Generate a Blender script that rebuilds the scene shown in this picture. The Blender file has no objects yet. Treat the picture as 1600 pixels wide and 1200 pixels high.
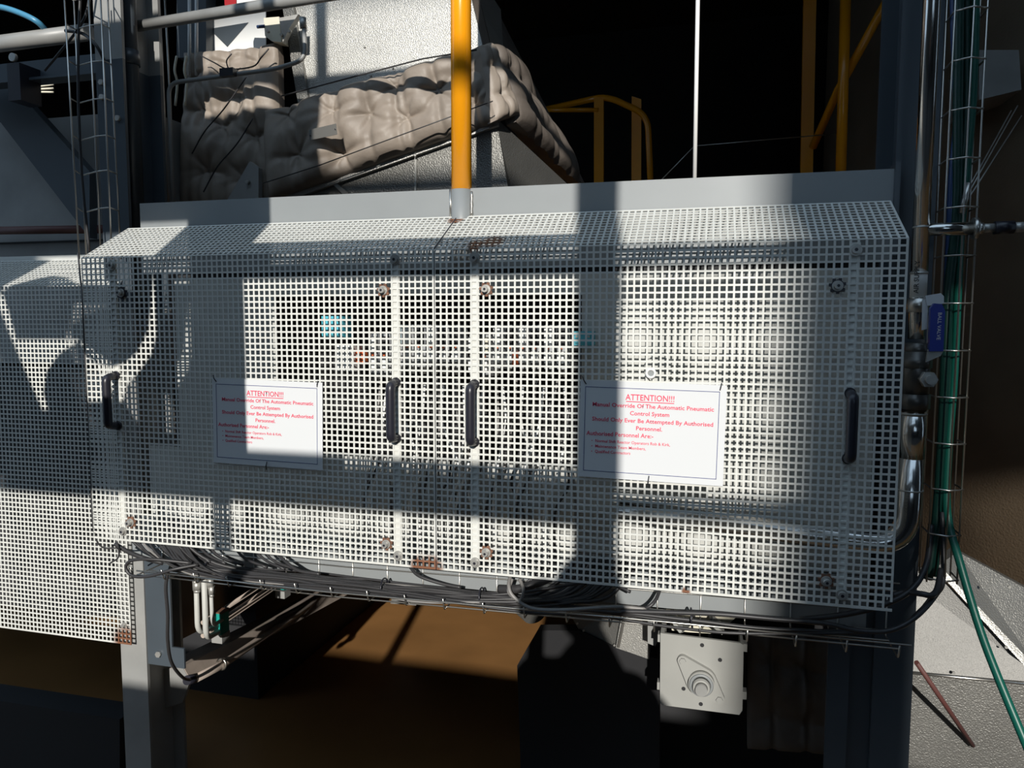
import bpy, math, random
from mathutils import Vector, Matrix
random.seed(7)
C = bpy.context.scene.collection
S = bpy.context.scene
ZO = 1.75            # height of the covers' top bend above the floor; everything below is written in metres from that bend

# ------------------------------------------------------------------ camera
F = 1158.46
CP = Vector((.58232, -1.53968, -.15813))
RX = Vector((0.96688367, 0.2552099, 0.00196852))
RY = Vector((0.02312578, -0.07992732, -0.9965324))
RZ = Vector((-0.2541676, 0.96357643, -0.08318234))
cd = bpy.data.cameras.new('camera'); cam = bpy.data.objects.new('camera', cd); C.objects.link(cam)
cd.sensor_width = 36; cd.lens = 36 * F / 1600; cd.clip_start = .02; cd.clip_end = 200
m = Matrix((RX, -RY, -RZ)).transposed().to_4x4(); m.translation = CP + Vector((0, 0, ZO))
cam.matrix_world = m
S.camera = cam

# ------------------------------------------------------------------ light
S.view_settings.view_transform = 'Standard'; S.view_settings.look = 'None'
S.view_settings.gamma = 1; S.view_settings.use_curve_mapping = False
S.view_settings.exposure = 0.0
SD = Vector((-.18, 1, -.378))                  # direction the sunlight travels
sl = bpy.data.lights.new('sun', 'SUN'); sl.energy = 4.6; sl.angle = math.radians(.53); sl.color = (1, .965, .9)
so = bpy.data.objects.new('sun', sl); C.objects.link(so); so.rotation_euler = SD.to_track_quat('-Z', 'Y').to_euler()
so.location = (2, -8, 6)
W = bpy.data.worlds.new('sky'); S.world = W; W.use_nodes = True
bg = W.node_tree.nodes['Background']; bg.inputs[0].default_value = (.55, .76, 1.0, 1); bg.inputs[1].default_value = 1.0

# ------------------------------------------------------------------ helpers
def at(px, py, Y):                              # pixel of the photograph at a chosen depth -> point
    d = RX * ((px - 800) / F) + RY * ((py - 600) / F) + RZ
    return CP + d * ((Y - CP.y) / d.y)

def mat(name, col, rough=.5, metal=0., bump=None, var=.0, vs=8., spec=.5, rust=None, coat=0):
    M = bpy.data.materials.new(name); M.use_nodes = True; nt = M.node_tree; b = nt.nodes['Principled BSDF']
    b.inputs['Roughness'].default_value = rough; b.inputs['Metallic'].default_value = metal
    b.inputs['Specular IOR Level'].default_value = spec; b.inputs['Coat Weight'].default_value = coat
    tc = nt.nodes.new('ShaderNodeTexCoord'); src = None
    c = (*col, 1); b.inputs['Base Color'].default_value = c
    if var:
        n = nt.nodes.new('ShaderNodeTexNoise'); n.inputs['Scale'].default_value = vs; n.inputs['Detail'].default_value = 6
        nt.links.new(tc.outputs['Object'], n.inputs['Vector'])
        r = nt.nodes.new('ShaderNodeMapRange'); r.inputs['From Min'].default_value = .3; r.inputs['From Max'].default_value = .7
        r.inputs['To Min'].default_value = 1 - var; r.inputs['To Max'].default_value = 1 + var * .4
        nt.links.new(n.outputs['Fac'], r.inputs['Value'])
        x = nt.nodes.new('ShaderNodeMix'); x.data_type = 'RGBA'; x.blend_type = 'MULTIPLY'; x.inputs['Factor'].default_value = 1
        x.inputs['A'].default_value = c; nt.links.new(r.outputs[0], x.inputs['B']); src = x.outputs['Result']
    if rust:                                    # (list of (x,y,z,radius)) stains that belong to the metal
        last = None
        n = nt.nodes.new('ShaderNodeTexNoise'); n.inputs['Scale'].default_value = 90; n.inputs['Detail'].default_value = 4
        g = nt.nodes.new('ShaderNodeNewGeometry')
        for (x0, y0, z0, r0) in rust:
            d = nt.nodes.new('ShaderNodeVectorMath'); d.operation = 'DISTANCE'
            d.inputs[1].default_value = (x0, y0, z0 + ZO); nt.links.new(g.outputs['Position'], d.inputs[0])
            r = nt.nodes.new('ShaderNodeMapRange'); r.inputs['From Min'].default_value = r0 * 1.25; r.inputs['From Max'].default_value = r0 * .6
            nt.links.new(d.outputs['Value'], r.inputs['Value'])
            if last is None: last = r.outputs[0]
            else:
                mx = nt.nodes.new('ShaderNodeMath'); mx.operation = 'MAXIMUM'
                nt.links.new(last, mx.inputs[0]); nt.links.new(r.outputs[0], mx.inputs[1]); last = mx.outputs[0]
        nt.links.new(g.outputs['Position'], n.inputs['Vector'])
        mm = nt.nodes.new('ShaderNodeMath'); mm.operation = 'MULTIPLY_ADD'; mm.inputs[1].default_value = 1.6; mm.use_clamp = True
        sb = nt.nodes.new('ShaderNodeMath'); sb.operation = 'SUBTRACT'; sb.inputs[1].default_value = .6
        nt.links.new(n.outputs['Fac'], sb.inputs[0]); nt.links.new(last, mm.inputs[0]); nt.links.new(sb.outputs[0], mm.inputs[2])
        pw = nt.nodes.new('ShaderNodeMath'); pw.operation = 'MULTIPLY'; nt.links.new(mm.outputs[0], pw.inputs[0]); nt.links.new(last, pw.inputs[1])
        x = nt.nodes.new('ShaderNodeMix'); x.data_type = 'RGBA'
        if src: nt.links.new(src, x.inputs['A'])
        else: x.inputs['A'].default_value = c
        x.inputs['B'].default_value = (.20, .085, .045, 1); nt.links.new(pw.outputs[0], x.inputs['Factor']); src = x.outputs['Result']
    if src: nt.links.new(src, b.inputs['Base Color'])
    if bump:
        kind, sc, st, dist = bump
        n = nt.nodes.new('ShaderNodeTexVoronoi' if kind == 'v' else 'ShaderNodeTexNoise'); n.inputs['Scale'].default_value = sc
        nt.links.new(tc.outputs['Object'], n.inputs['Vector'])
        bp = nt.nodes.new('ShaderNodeBump'); bp.inputs['Strength'].default_value = st; bp.inputs['Distance'].default_value = dist
        nt.links.new(n.outputs['Distance' if kind == 'v' else 'Fac'], bp.inputs['Height']); nt.links.new(bp.outputs[0], b.inputs['Normal'])
    return M

RUST = [(-.012, 0, -.712, .030), (-.04, 0, -.712, .026), (.125, .03, .015, .03), (.09, .02, .012, .022), (-.0, .14, .085, .022),
        (.09, 0, -.0, .014), (-1.03, .19, -1.085, .05), (-.99, .19, -1.09, .03), (.55, 0, -.714, .01)]
M = dict(
    sheet=mat('painted_sheet', (.66, .66, .62), .5, var=.08, vs=14, rust=RUST),
    strap=mat('painted_strap', (.66, .66, .62), .5, var=.06, vs=10),
    plate=mat('grey_paint', (.25, .265, .27), .45, var=.08, vs=5),
    backp=mat('back_plate_paint', (.52, .52, .49), .5, var=.1, vs=6),
    plate2=mat('pale_grey_paint', (.34, .34, .32), .5, var=.1, vs=6),
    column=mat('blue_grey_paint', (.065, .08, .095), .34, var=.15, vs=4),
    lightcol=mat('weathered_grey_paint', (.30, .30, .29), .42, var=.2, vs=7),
    yellow=mat('yellow_paint', (.93, .36, .008), .22, spec=.6, var=.05, vs=6),
    steel=mat('stainless_steel', (.62, .60, .57), .16, 1.0),
    dullsteel=mat('dull_steel', (.50, .49, .46), .42, .6, var=.2, vs=30),
    darksteel=mat('dark_cast_steel', (.13, .125, .115), .35, .6, var=.2, vs=30),
    zinc=mat('zinc_wire', (.55, .53, .49), .3, .95),
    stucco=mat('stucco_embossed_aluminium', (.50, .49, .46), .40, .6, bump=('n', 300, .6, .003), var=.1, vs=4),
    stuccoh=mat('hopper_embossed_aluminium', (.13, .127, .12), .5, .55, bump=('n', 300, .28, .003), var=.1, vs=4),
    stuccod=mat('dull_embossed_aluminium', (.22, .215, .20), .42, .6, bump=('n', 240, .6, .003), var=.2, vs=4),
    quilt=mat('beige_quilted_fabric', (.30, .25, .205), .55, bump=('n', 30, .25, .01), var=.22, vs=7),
    quiltd=mat('dark_quilted_fabric', (.15, .125, .105), .55, bump=('n', 30, .25, .01), var=.3, vs=7),  # darker copy of the beige fabric; holds the jacket side's shade
    black=mat('black_plastic', (.018, .018, .026), .34),
    cable=mat('black_cable_sheath', (.035, .034, .036), .42),
    greycable=mat('grey_cable_sheath', (.22, .21, .20), .45),
    paper=mat('laminated_paper', (.68, .69, .70), .22, spec=.5),
    red=mat('red_print', (.72, .045, .11), .5),
    redfade=mat('faded_red_print', (.80, .25, .30), .5),
    navy=mat('navy_print', (.035, .05, .19), .5),
    blackprint=mat('black_print', (.02, .02, .02), .5),
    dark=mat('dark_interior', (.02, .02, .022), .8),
    darkwall=mat('dark_wall', (.035, .034, .033), .8, var=.3, vs=1),
    floor=mat('orange_brown_floor', (.33, .165, .058), .4, var=.25, vs=2.2, bump=('n', 3, .2, .01)),
    deck=mat('grey_deck', (.05, .05, .05), .7, var=.2, vs=3),
    rust=mat('rusty_steel', (.21, .10, .06), .75, .1, var=.5, vs=120),
    orange=mat('orange_plastic', (.8, .17, .05), .45),
    blueh=mat('blue_vinyl', (.02, .04, .28), .35),
    bluehose=mat('blue_hose', (.07, .26, .42), .35),
    navyhose=mat('dark_blue_hose', (.02, .05, .14), .4),
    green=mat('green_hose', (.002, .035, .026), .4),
    greenlit=mat('lit_green_hose', (.002, .085, .06), .4),  # brighter copy of the hose green; sunlight put into the colour
    dusty=mat('dusty_grey_paint', (.48, .40, .34), .6, var=.25, vs=12),
    teal=mat('green_clamp_plastic', (.01, .30, .25), .45),
    cyan=mat('cyan_plastic', (.10, .50, .62), .4),
    white=mat('white_plastic', (.78, .78, .76), .4),
    grey=mat('grey_plastic', (.32, .33, .34), .45),
    redp=mat('red_paint', (.35, .015, .02), .4),
    cream=mat('cream_paint', (.72, .68, .55), .5, var=.15, vs=9),
    tank=mat('brown_tank_cladding', (.20, .15, .10), .55, .3, bump=('n', 120, .4, .003), var=.25, vs=3),
    maroon=mat('red_oxide_paint', (.10, .035, .03), .6),
    skin=mat('skin', (.55, .34, .25), .5), cloth=mat('navy_workwear', (.03, .04, .08), .8), hair=mat('brown_hair', (.05, .03, .02), .7),
)

class MB:
    def __init__(s): s.v = []; s.f = []; s.sm = []
    def add(s, vs, fs, sm=False):
        o = len(s.v); s.v += [tuple(v) for v in vs]; s.f += [[i + o for i in f] for f in fs]; s.sm += [sm] * len(fs); return s
    def box(s, x0, x1, y0, y1, z0, z1):
        vs = [(x, y, z) for z in (z0, z1) for (x, y) in ((x0, y0), (x1, y0), (x1, y1), (x0, y1))]
        return s.add(vs, [[0, 3, 2, 1], [4, 5, 6, 7], [0, 1, 5, 4], [1, 2, 6, 5], [2, 3, 7, 6], [3, 0, 4, 7]])
    def slab(s, pts, ext):                       # polygon extruded along a vector
        pts = [Vector(p) for p in pts]; e = Vector(ext); n = len(pts)
        nn = sum((pts[i].cross(pts[(i + 1) % n]) for i in range(n)), Vector())
        if nn.dot(e) > 0: pts.reverse()
        vs = pts + [p + e for p in pts]
        fs = [list(range(n)), list(range(2 * n - 1, n - 1, -1))] + [[i, i + n, (i + 1) % n + n, (i + 1) % n] for i in range(n)]
        return s.add(vs, fs)
    def tube(s, pts, r, n=10, caps=True, closed=False):
        pts = [Vector(p) for p in pts]; k = len(pts)
        rr = r if isinstance(r, (list, tuple)) else [r] * k
        t0 = (pts[1] - pts[0]).normalized()
        up = Vector((0, 0, 1)) if abs(t0.z) < .9 else Vector((0, 1, 0))
        u = t0.cross(up).normalized(); vs = []; prev = t0
        for i, p in enumerate(pts):
            a = pts[max(i - 1, 0)]; b = pts[min(i + 1, k - 1)]; t = (b - a)
            t = t.normalized() if t.length > 1e-9 else prev
            q = prev.rotation_difference(t); u = (q @ u); u = (u - t * u.dot(t)).normalized(); prev = t
            w = t.cross(u)
            for j in range(n):
                an = 2 * math.pi * j / n; vs.append(p + (u * math.cos(an) + w * math.sin(an)) * rr[i])
        fs = [[i * n + j, i * n + (j + 1) % n, (i + 1) * n + (j + 1) % n, (i + 1) * n + j] for i in range(k - 1) for j in range(n)]
        s.add(vs, fs, True)
        if caps:
            o = len(s.v) - len(vs)
            s.f += [[o + j for j in range(n - 1, -1, -1)], [o + (k - 1) * n + j for j in range(n)]]; s.sm += [False, False]
        return s
    def cyl(s, a, b, r, n=16, r2=None):
        return s.tube([a, b], [r, r if r2 is None else r2], n)
    def ring(s, c, ax, R, r, n=20, k=6):         # torus
        c = Vector(c); ax = Vector(ax).normalized(); u = ax.orthogonal().normalized(); w = ax.cross(u); vs = []
        for i in range(n):
            a = 2 * math.pi * i / n; d = u * math.cos(a) + w * math.sin(a)
            for j in range(k):
                b = 2 * math.pi * j / k; vs.append(c + d * (R + r * math.cos(b)) + ax * r * math.sin(b))
        return s.add(vs, [[i * k + j, ((i + 1) % n) * k + j, ((i + 1) % n) * k + (j + 1) % k, i * k + (j + 1) % k] for i in range(n) for j in range(k)], True)
    def build(s, name, m, parent=None, label=None, cat=None, group=None, kind=None, loc=None):
        me = bpy.data.meshes.new(name); vs = [Vector(v) for v in s.v]
        if parent is not None:
            o_ = worldloc(parent)
            base = o_
        else:
            if loc is None:
                xs = [v.x for v in vs]; ys = [v.y for v in vs]; zs = [v.z for v in vs]
                base = Vector(((min(xs) + max(xs)) / 2, (min(ys) + max(ys)) / 2, min(zs)))
            else: base = Vector(loc)
        me.from_pydata([v - base for v in vs], [], s.f); me.update()
        me.polygons.foreach_set('use_smooth', s.sm)
        me.materials.append(m)
        o = bpy.data.objects.new(name, me); C.objects.link(o)
        if parent is not None: o.parent = parent; o.location = (0, 0, 0)
        else: o.location = base + Vector((0, 0, ZO))
        tag(o, label, cat, group, kind)
        return o

def worldloc(o):
    v = Vector((0, 0, 0))
    while o is not None: v = v + o.location; o = o.parent
    return v - Vector((0, 0, ZO))
def tag(o, label=None, cat=None, group=None, kind=None):
    for k, v in (('label', label), ('category', cat), ('group', group), ('kind', kind)):
        if v: o[k] = v
    return o
def thing(name, label, cat, loc, group=None):
    o = bpy.data.objects.new(name, None); C.objects.link(o); o.location = Vector(loc) + Vector((0, 0, ZO)); o.empty_display_size = .05
    return tag(o, label, cat, group)
def dup(o, delta, label=None):
    r = o.copy(); C.objects.link(r); r.location = o.location + Vector(delta)
    if label: r['label'] = label
    def kids(a, b):
        for ch in list(a.children):
            c = ch.copy(); C.objects.link(c); c.parent = b; kids(ch, c)
    kids(o, r); return r
def smooth(pts, n=6):                            # catmull-rom through the points
    P = [Vector(p) for p in pts]; P = [P[0] * 2 - P[1]] + P + [P[-1] * 2 - P[-2]]; out = []
    for i in range(1, len(P) - 2):
        for k in range(n):
            t = k / n; a, b, c, d = P[i - 1:i + 3]
            out.append(.5 * ((2 * b) + (c - a) * t + (2 * a - 5 * b + 4 * c - d) * t * t + (3 * b - a - 3 * c + d) * t ** 3))
    out.append(P[-2]); return out
def bend(pts, rad, n=6):                         # straight runs with rounded corners
    P = [Vector(p) for p in pts]; out = [P[0]]
    for i in range(1, len(P) - 1):
        a = (P[i - 1] - P[i]).normalized(); b = (P[i + 1] - P[i]).normalized()
        p0 = P[i] + a * rad; p1 = P[i] + b * rad
        for k in range(n + 1):
            t = k / n; out.append(p0 * (1 - t) ** 2 + P[i] * 2 * t * (1 - t) + p1 * t * t)
    out.append(P[-1]); return out
def text(s, size, org, m, parent, xdir=(1, 0, 0), ydir=(0, 0, 1), align='LEFT', bold=0, name='lettering', sx=1, lift=.0004, width=None):
    cu = bpy.data.curves.new('t', 'FONT'); cu.body = s; cu.size = size; cu.align_x = align; cu.offset = bold; cu.resolution_u = 2
    t = bpy.data.objects.new('t', cu); C.objects.link(t); bpy.context.view_layer.update()
    me = bpy.data.meshes.new_from_object(t); bpy.data.objects.remove(t)
    X = Vector(xdir).normalized(); Y = Vector(ydir).normalized(); N = X.cross(Y)
    if width and len(me.vertices):
        xs = [v.co.x for v in me.vertices]; sx = width / (max(xs) - min(xs))
    for v in me.vertices: v.co = Vector(org) + X * v.co.x * sx + Y * v.co.y + N * lift - worldloc(parent)
    me.materials.clear(); me.materials.append(m)
    o = bpy.data.objects.new(name, me); C.objects.link(o); o.parent = parent; return o

# ================================================================== the setting
def struct(name, mb, m, **k): return mb.build(name, m, kind='structure', **k)
struct('floor', MB().box(-7, 7, -1.0, 8, -1.85, -1.75), M['floor'])
struct('ground', MB().box(-14, 14, -14, -1.0, -1.95, -1.76), M['deck'])
struct('wall_back', MB().box(-7, 7, 7.9, 8.0, -1.75, 3.4), M['darkwall'])
struct('wall_left', MB().box(-7.1, -7, -.1, 8, -1.75, 3.4), M['darkwall'])
struct('wall_right', MB().box(7, 7.1, -.1, 8, -1.75, 3.4), M['darkwall'])
struct('ceiling', MB().box(-7, 7, -.1, 8, 3.4, 3.5), M['darkwall'])
struct('wall_front', MB().box(-7, 7, -.12, -.02, 2.5, 3.4), M['darkwall'])          # lintel above the opening

# the members behind the photographer whose shadows fall across the covers
def occ(x0, x1, z0, z1, k, th=.05):
    return MB().box(x0 + .18 * k, x1 + .18 * k, -k - th, -k, z0 + .378 * k, z1 + .378 * k)
occ(.322, .41, -2.4, 1.9, 2.2).build('gantry_post', M['column'], label='grey steel gantry post behind the photographer, right of centre', cat='post')
occ(-1.6, .322, -.575, -.466, 2.25).build('gantry_beam', M['column'], label='grey steel gantry beam behind the photographer at knee rail height', cat='beam')
occ(.41, 1.3, -.548, -.508, 3.2).build('gantry_beam', M['column'], label='thin far grey gantry rail right of the gantry post, low', cat='beam')
occ(-.60, .322, -.042, .052, 1.3).build('gantry_beam', M['column'], label='grey steel gantry beam overhead, left of the gantry post', cat='beam')
occ(.41, 1.1, -.030, .004, 2.6).build('gantry_beam', M['column'], label='thin far grey gantry rail right of the gantry post, high', cat='beam')
occ(-1.2, .5, .472, .532, 6.5).build('gantry_beam', M['column'], label='grey steel gantry beam high behind the photographer', cat='beam')
occ(-1.2, .5, .83, .875, 1.6).build('gantry_beam', M['column'], label='thin grey gantry beam topmost behind the photographer', cat='beam')
occ(-.718, -.478, -.56, .742, 1.0).build('side_cabinet', M['column'], label='tall narrow grey cabinet left of the photographer', cat='cabinet')
occ(-.575, -.53, -1.9, -.5, 1.7).build('gantry_post', M['column'], label='thin grey gantry leg left of the photographer', cat='post')
occ(-2.6, -.712, .188, .742, 1.25).build('cladding_sheet', M['column'], label='grey cladding panel high left of the photographer', cat='panel')
occ(.776, 3.2, .0, 2.2, 2.3).build('cladding_sheet', M['column'], label='grey cladding panel high right of the photographer', cat='panel')
occ(-.520, -.486, .60, 1.4, 1.5).build('cable_rod', M['column'], label='thin grey upright rod high behind the photographer', cat='rod')
occ(.735, 1.115, -8, 6, 13).build('chimney', M['darkwall'], label='distant dark chimney out to the right', cat='chimney')
occ(-.612, -.575, .735, .80, 1.6).build('rod_clamp', M['column'], label='small grey clamp above the side cabinet behind the photographer', cat='clamp')
MB().box(4.0, 4.2, -9, -.3, -1.76, 6).build('fill_blocker', M['darkwall'], label='unseen dark tall wall added to the right of the covers', cat='wall')  # unseen wall added to cut sky fill from the right
# unseen dark blocks added to cut skylight; low sun passes the gap between them
def block(x0, x1, z0, z1, y, lab, name='sky_blocker'): MB().box(x0, x1, y - .3, y, z0, z1).build(name, M['darkwall'], label=lab, cat='building')
block(-26, .25, -1.76, 10.6, -14, 'added dark sky blocker across the yard on the left')
block(5.6, 26, -1.76, 10.6, -14, 'added dark sky blocker across the yard on the right')
block(3.84, 5.6, 5.25, 10.6, -14, 'added dark upper sky blocker beside the right one')
block(.25, 3.84, 6.5, 10.6, -14, 'added dark sun blocker between the left and right blockers', 'sun_blocker')
occ(-9, 3.2, -6.0, -1.145, 3.6).build('parapet', M['deck'], label='grey parapet behind the photographer', cat='wall')
def pj(px, py, Y, k):                              # a point of a shadow outline carried back along the sun's ray by k
    p = at(px, py, Y); k = k + Y; return Vector((p.x + .18 * k, p.y - k, p.z + .378 * k))
k = 1.15
MB().slab([pj(x, y, Y, k) for x, y, Y in ((4, 455, .19), (50, 432, .21), (75, 424, .22), (100, 430, .21), (121, 443, .19), (134, 398, 0), (246, 398, 0), (240, 430, 0), (237, 470, 0), (232, 515, 0), (216, 548, 0), (196, 565, 0), (175, 572, 0), (150, 566, 0), (134, 553, 0), (122, 529, .19), (26, 529, .19), (14, 485, .19))], (0, -.008, 0)).build('cutout', M['column'], label='unseen shadow-shaped grey drum left of the photographer', cat='cutout')  # flat unseen piece cut to the outline of the shadow it throws
MB().slab([pj(x, y, Y, k) for x, y, Y in ((-90, 642, .19), (76, 640, .19), (68, 612, .19), (73, 580, .19), (92, 553, .19), (124, 532, .19), (134, 627, 0), (192, 627, 0), (198, 602, 0), (216, 582, 0), (237, 552, 0), (246, 515, 0), (248, 430, 0), (262, 430, 0), (262, 740, 0), (-90, 722, .19))], (0, -.008, 0)).build('hopper', M['column'], label='unseen shadow-shaped grey sheet with a notched edge left of the photographer', cat='hopper')  # flat unseen sheet, edge traced from the shadow it has to throw
MB().slab([pj(x, y, Y, k + .25) for x, y, Y in ((-90, 370, .30), (66, 398, .30), (6, 447, .19), (-3, 475, .19), (18, 529, .19), (68, 644, .19), (-90, 660, .19))], (0, -.008, 0)).build('shadow_sheet', M['column'], label='unseen shadow-shaped grey sheet far left of the photographer', cat='sheet')  # unseen sheet added and shaped for the shadow at far left

# ================================================================== perforated covers
PIT, HOL = .014, .010
def perf(x0, ncol, nrow, nslope, Yf, zb, th=.002, skip=(), notch=10 ** 6):
    us = [x0 + .0006]
    for c in range(ncol): us += [x0 + c * PIT + .002, x0 + c * PIT + .012]
    us.append(x0 + ncol * PIT + .002)
    vs = [-(nrow * PIT) - .003]; hole = []
    for r in range(nrow, 0, -1): vs += [-(r - 1) * PIT - .012, -(r - 1) * PIT - .002]
    vs.append(0.)
    nb = len(vs) - 1
    for k in range(nslope): vs += [k * PIT + .002, k * PIT + .012]
    vs.append(nslope * PIT + .004)
    cs, sn = math.cos(math.radians(30)), math.sin(math.radians(30))
    def pt(u, v, off):
        if v < -1e-9: return (u, Yf + off, zb + v)
        if v > 1e-9: return (u, Yf + cs * v + sn * off, zb + sn * v - cs * off)
        return (u, Yf + off * .8, zb - off * .5)
    nu, nv = len(us), len(vs)
    V = [pt(u, v, 0) for v in vs for u in us] + [pt(u, v, th) for v in vs for u in us]
    N = nu * nv; Fc = []
    def isH(i, j):
        if i < 0 or j < 0 or i >= nu - 1 or j >= nv - 1: return True
        row = (nrow - (j - 1) // 2) if j < nb else None
        col = (i - 1) // 2 + 1
        if (row, col) in skip or ((row, 'edge') in skip and i >= nu - 3): return True
        if j >= nb + 5 and i >= 2 * notch: return True
        if i % 2 == 0: return False
        if j < nb: return j % 2 == 1
        return (j - nb) % 2 == 1
    H = [[isH(i, j) for i in range(-1, nu)] for j in range(-1, nv)]
    for j in range(nv - 1):
        for i in range(nu - 1):
            if H[j + 1][i + 1]: continue
            a, b, c, d = j * nu + i, j * nu + i + 1, (j + 1) * nu + i + 1, (j + 1) * nu + i
            Fc.append([a, b, c, d]); Fc.append([a + N, d + N, c + N, b + N])
            if H[j][i + 1]: Fc.append([a, a + N, b + N, b])
            if H[j + 2][i + 1]: Fc.append([d, c, c + N, d + N])
            if H[j + 1][i]: Fc.append([a, d, d + N, a + N])
            if H[j + 1][i + 2]: Fc.append([b, b + N, c + N, c])
    mb = MB(); mb.add(V, Fc); return mb

def hexbolt(mb, x, y, z, r=.0085, h=.009):
    mb.cyl((x, y - .0022, z), (x, y, z), r * 1.25, 20)
    mb.cyl((x, y - h, z), (x, y - .0022, z), r * .8, 18)
    return mb
def socket(x, y, z, r, m, parent, name='socket'):
    MB().cyl((x, y - .0004, z), (x, y + .001, z), r, 6).build(name, m, parent)

def cover(side, label, handles_lab):
    x0 = 0 if side > 0 else -67 * PIT - .0034
    t = thing('perforated_cover', label, 'cover', (x0 + .47 if side > 0 else -.47, 0, -.717), 'perforated covers over the pneumatic valves')
    perf(x0, 67, 51, 13, 0, 0, skip=((51, 67), (51, 'edge')) if side > 0 else ()).build('perforated_sheet', M['sheet'], t)
    for x in ((.0925, .849) if side > 0 else (-.0925, -.849)):
        MB().box(x - .009, x + .009, .0022, .006, -.70, -.006).build('strap', M['strap'], t)
        for z in (-.0205, -.692):
            b = hexbolt(MB(), x, 0, z, .0092, .008).build('bolt', M['dullsteel'], t); socket(x, -.008, z, .0035, M['black'], b)
    for x in ((.119, .819) if side > 0 else (-.1205, -.822)):
        for z in (-.088, -.666):
            w = MB().cyl((x, -.0035, z), (x, -.0002, z), .0125, 8)
            for k in range(7):
                a = k * 2 * math.pi / 7 + .3
                w.box(x + math.cos(a) * .0125 - .003, x + math.cos(a) * .0125 + .003, -.0034, -.0003, z + math.sin(a) * .0125 - .003, z + math.sin(a) * .0125 + .003)
            rusty = not (x > .5 and z > -.3) and not (x < -.5 and z > -.3)
            wo = w.build('star_washer', M['rust'] if rusty else M['black'], t, label='rusty star washer' if rusty else 'black star washer')
            b = hexbolt(MB(), x, -.0035, z, .0082, .013).build('bolt', M['dullsteel'], t); socket(x, -.0165, z, .003, M['black'], b)
    return t
cL = cover(-1, 'left perforated grey metal cover with sloping top and smaller-looking sign', '')
cR = cover(1, 'right perforated grey metal cover with sloping top beside the steel pipe', '')
b = MB().cyl((.471, -.004, -.262), (.471, -.0005, -.262), .0105, 20).ring((.471, -.006, -.262), (0, 1, 0), .0085, .0028, 24, 8).build('round_nut', M['white'], cR, label='bright round nut')
MB().cyl((.471, -.0052, -.262), (.471, -.004, -.262), .0062, 12).build('socket', M['plate'], b)
# the black joint strip between the covers at the bend
MB().box(-.0012, .0006, .0002, .004, -.716, -.004).slab([(-.0014, .0, .003), (.0008, .0, .003), (.0008, .158, .094), (-.0014, .158, .094)], (0, .001, -.003)).build('cover_gasket', M['black'], cL, label='thin dark seam strip')

# handles: bridge handles bolted on the straps
hl = {-.849: 'black bridge handle at the far left of the left cover', -.0925: 'black bridge handle left of the seam between covers',
      .0925: 'black bridge handle right of the seam between covers', .849: 'black bridge handle at the far right of the right cover'}
for x, lab in hl.items():
    z0, z1 = (-.420, -.293)
    t = thing('bridge_handle', lab, 'handle', (x, 0, z0), 'black handles on the perforated covers')
    pts = bend([(x, -.001, z1), (x, -.034, z1 - .004), (x, -.034, z0 + .004), (x, -.001, z0)], .012, 7)
    g = MB(); N = len(pts); n = 14; vs = []
    for i, p in enumerate(pts):                    # oval grip section
        a = pts[max(i - 1, 0)]; b_ = pts[min(i + 1, N - 1)]; tt = (b_ - a).normalized(); w = tt.cross(Vector((1, 0, 0))).normalized()
        e = 1.0 if 3 < i < N - 4 else .88
        for j in range(n):
            an = 2 * math.pi * j / n; vs.append(p + Vector((1, 0, 0)) * math.cos(an) * .0105 * e + w * math.sin(an) * .0105 * e)
    g.add(vs, [[i * n + j, i * n + (j + 1) % n, (i + 1) * n + (j + 1) % n, (i + 1) * n + j] for i in range(N - 1) for j in range(n)], True)
    g.f += [list(range(n - 1, -1, -1)), [(N - 1) * n + j for j in range(n)]]; g.sm += [False] * 2
    g.build('grip', M['black'], t)
    for z in (z0, z1):
        MB().cyl((x, -.006, z), (x, -.0002, z), .0105, 16).build('mounting_boss', M['black'], t)

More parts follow.
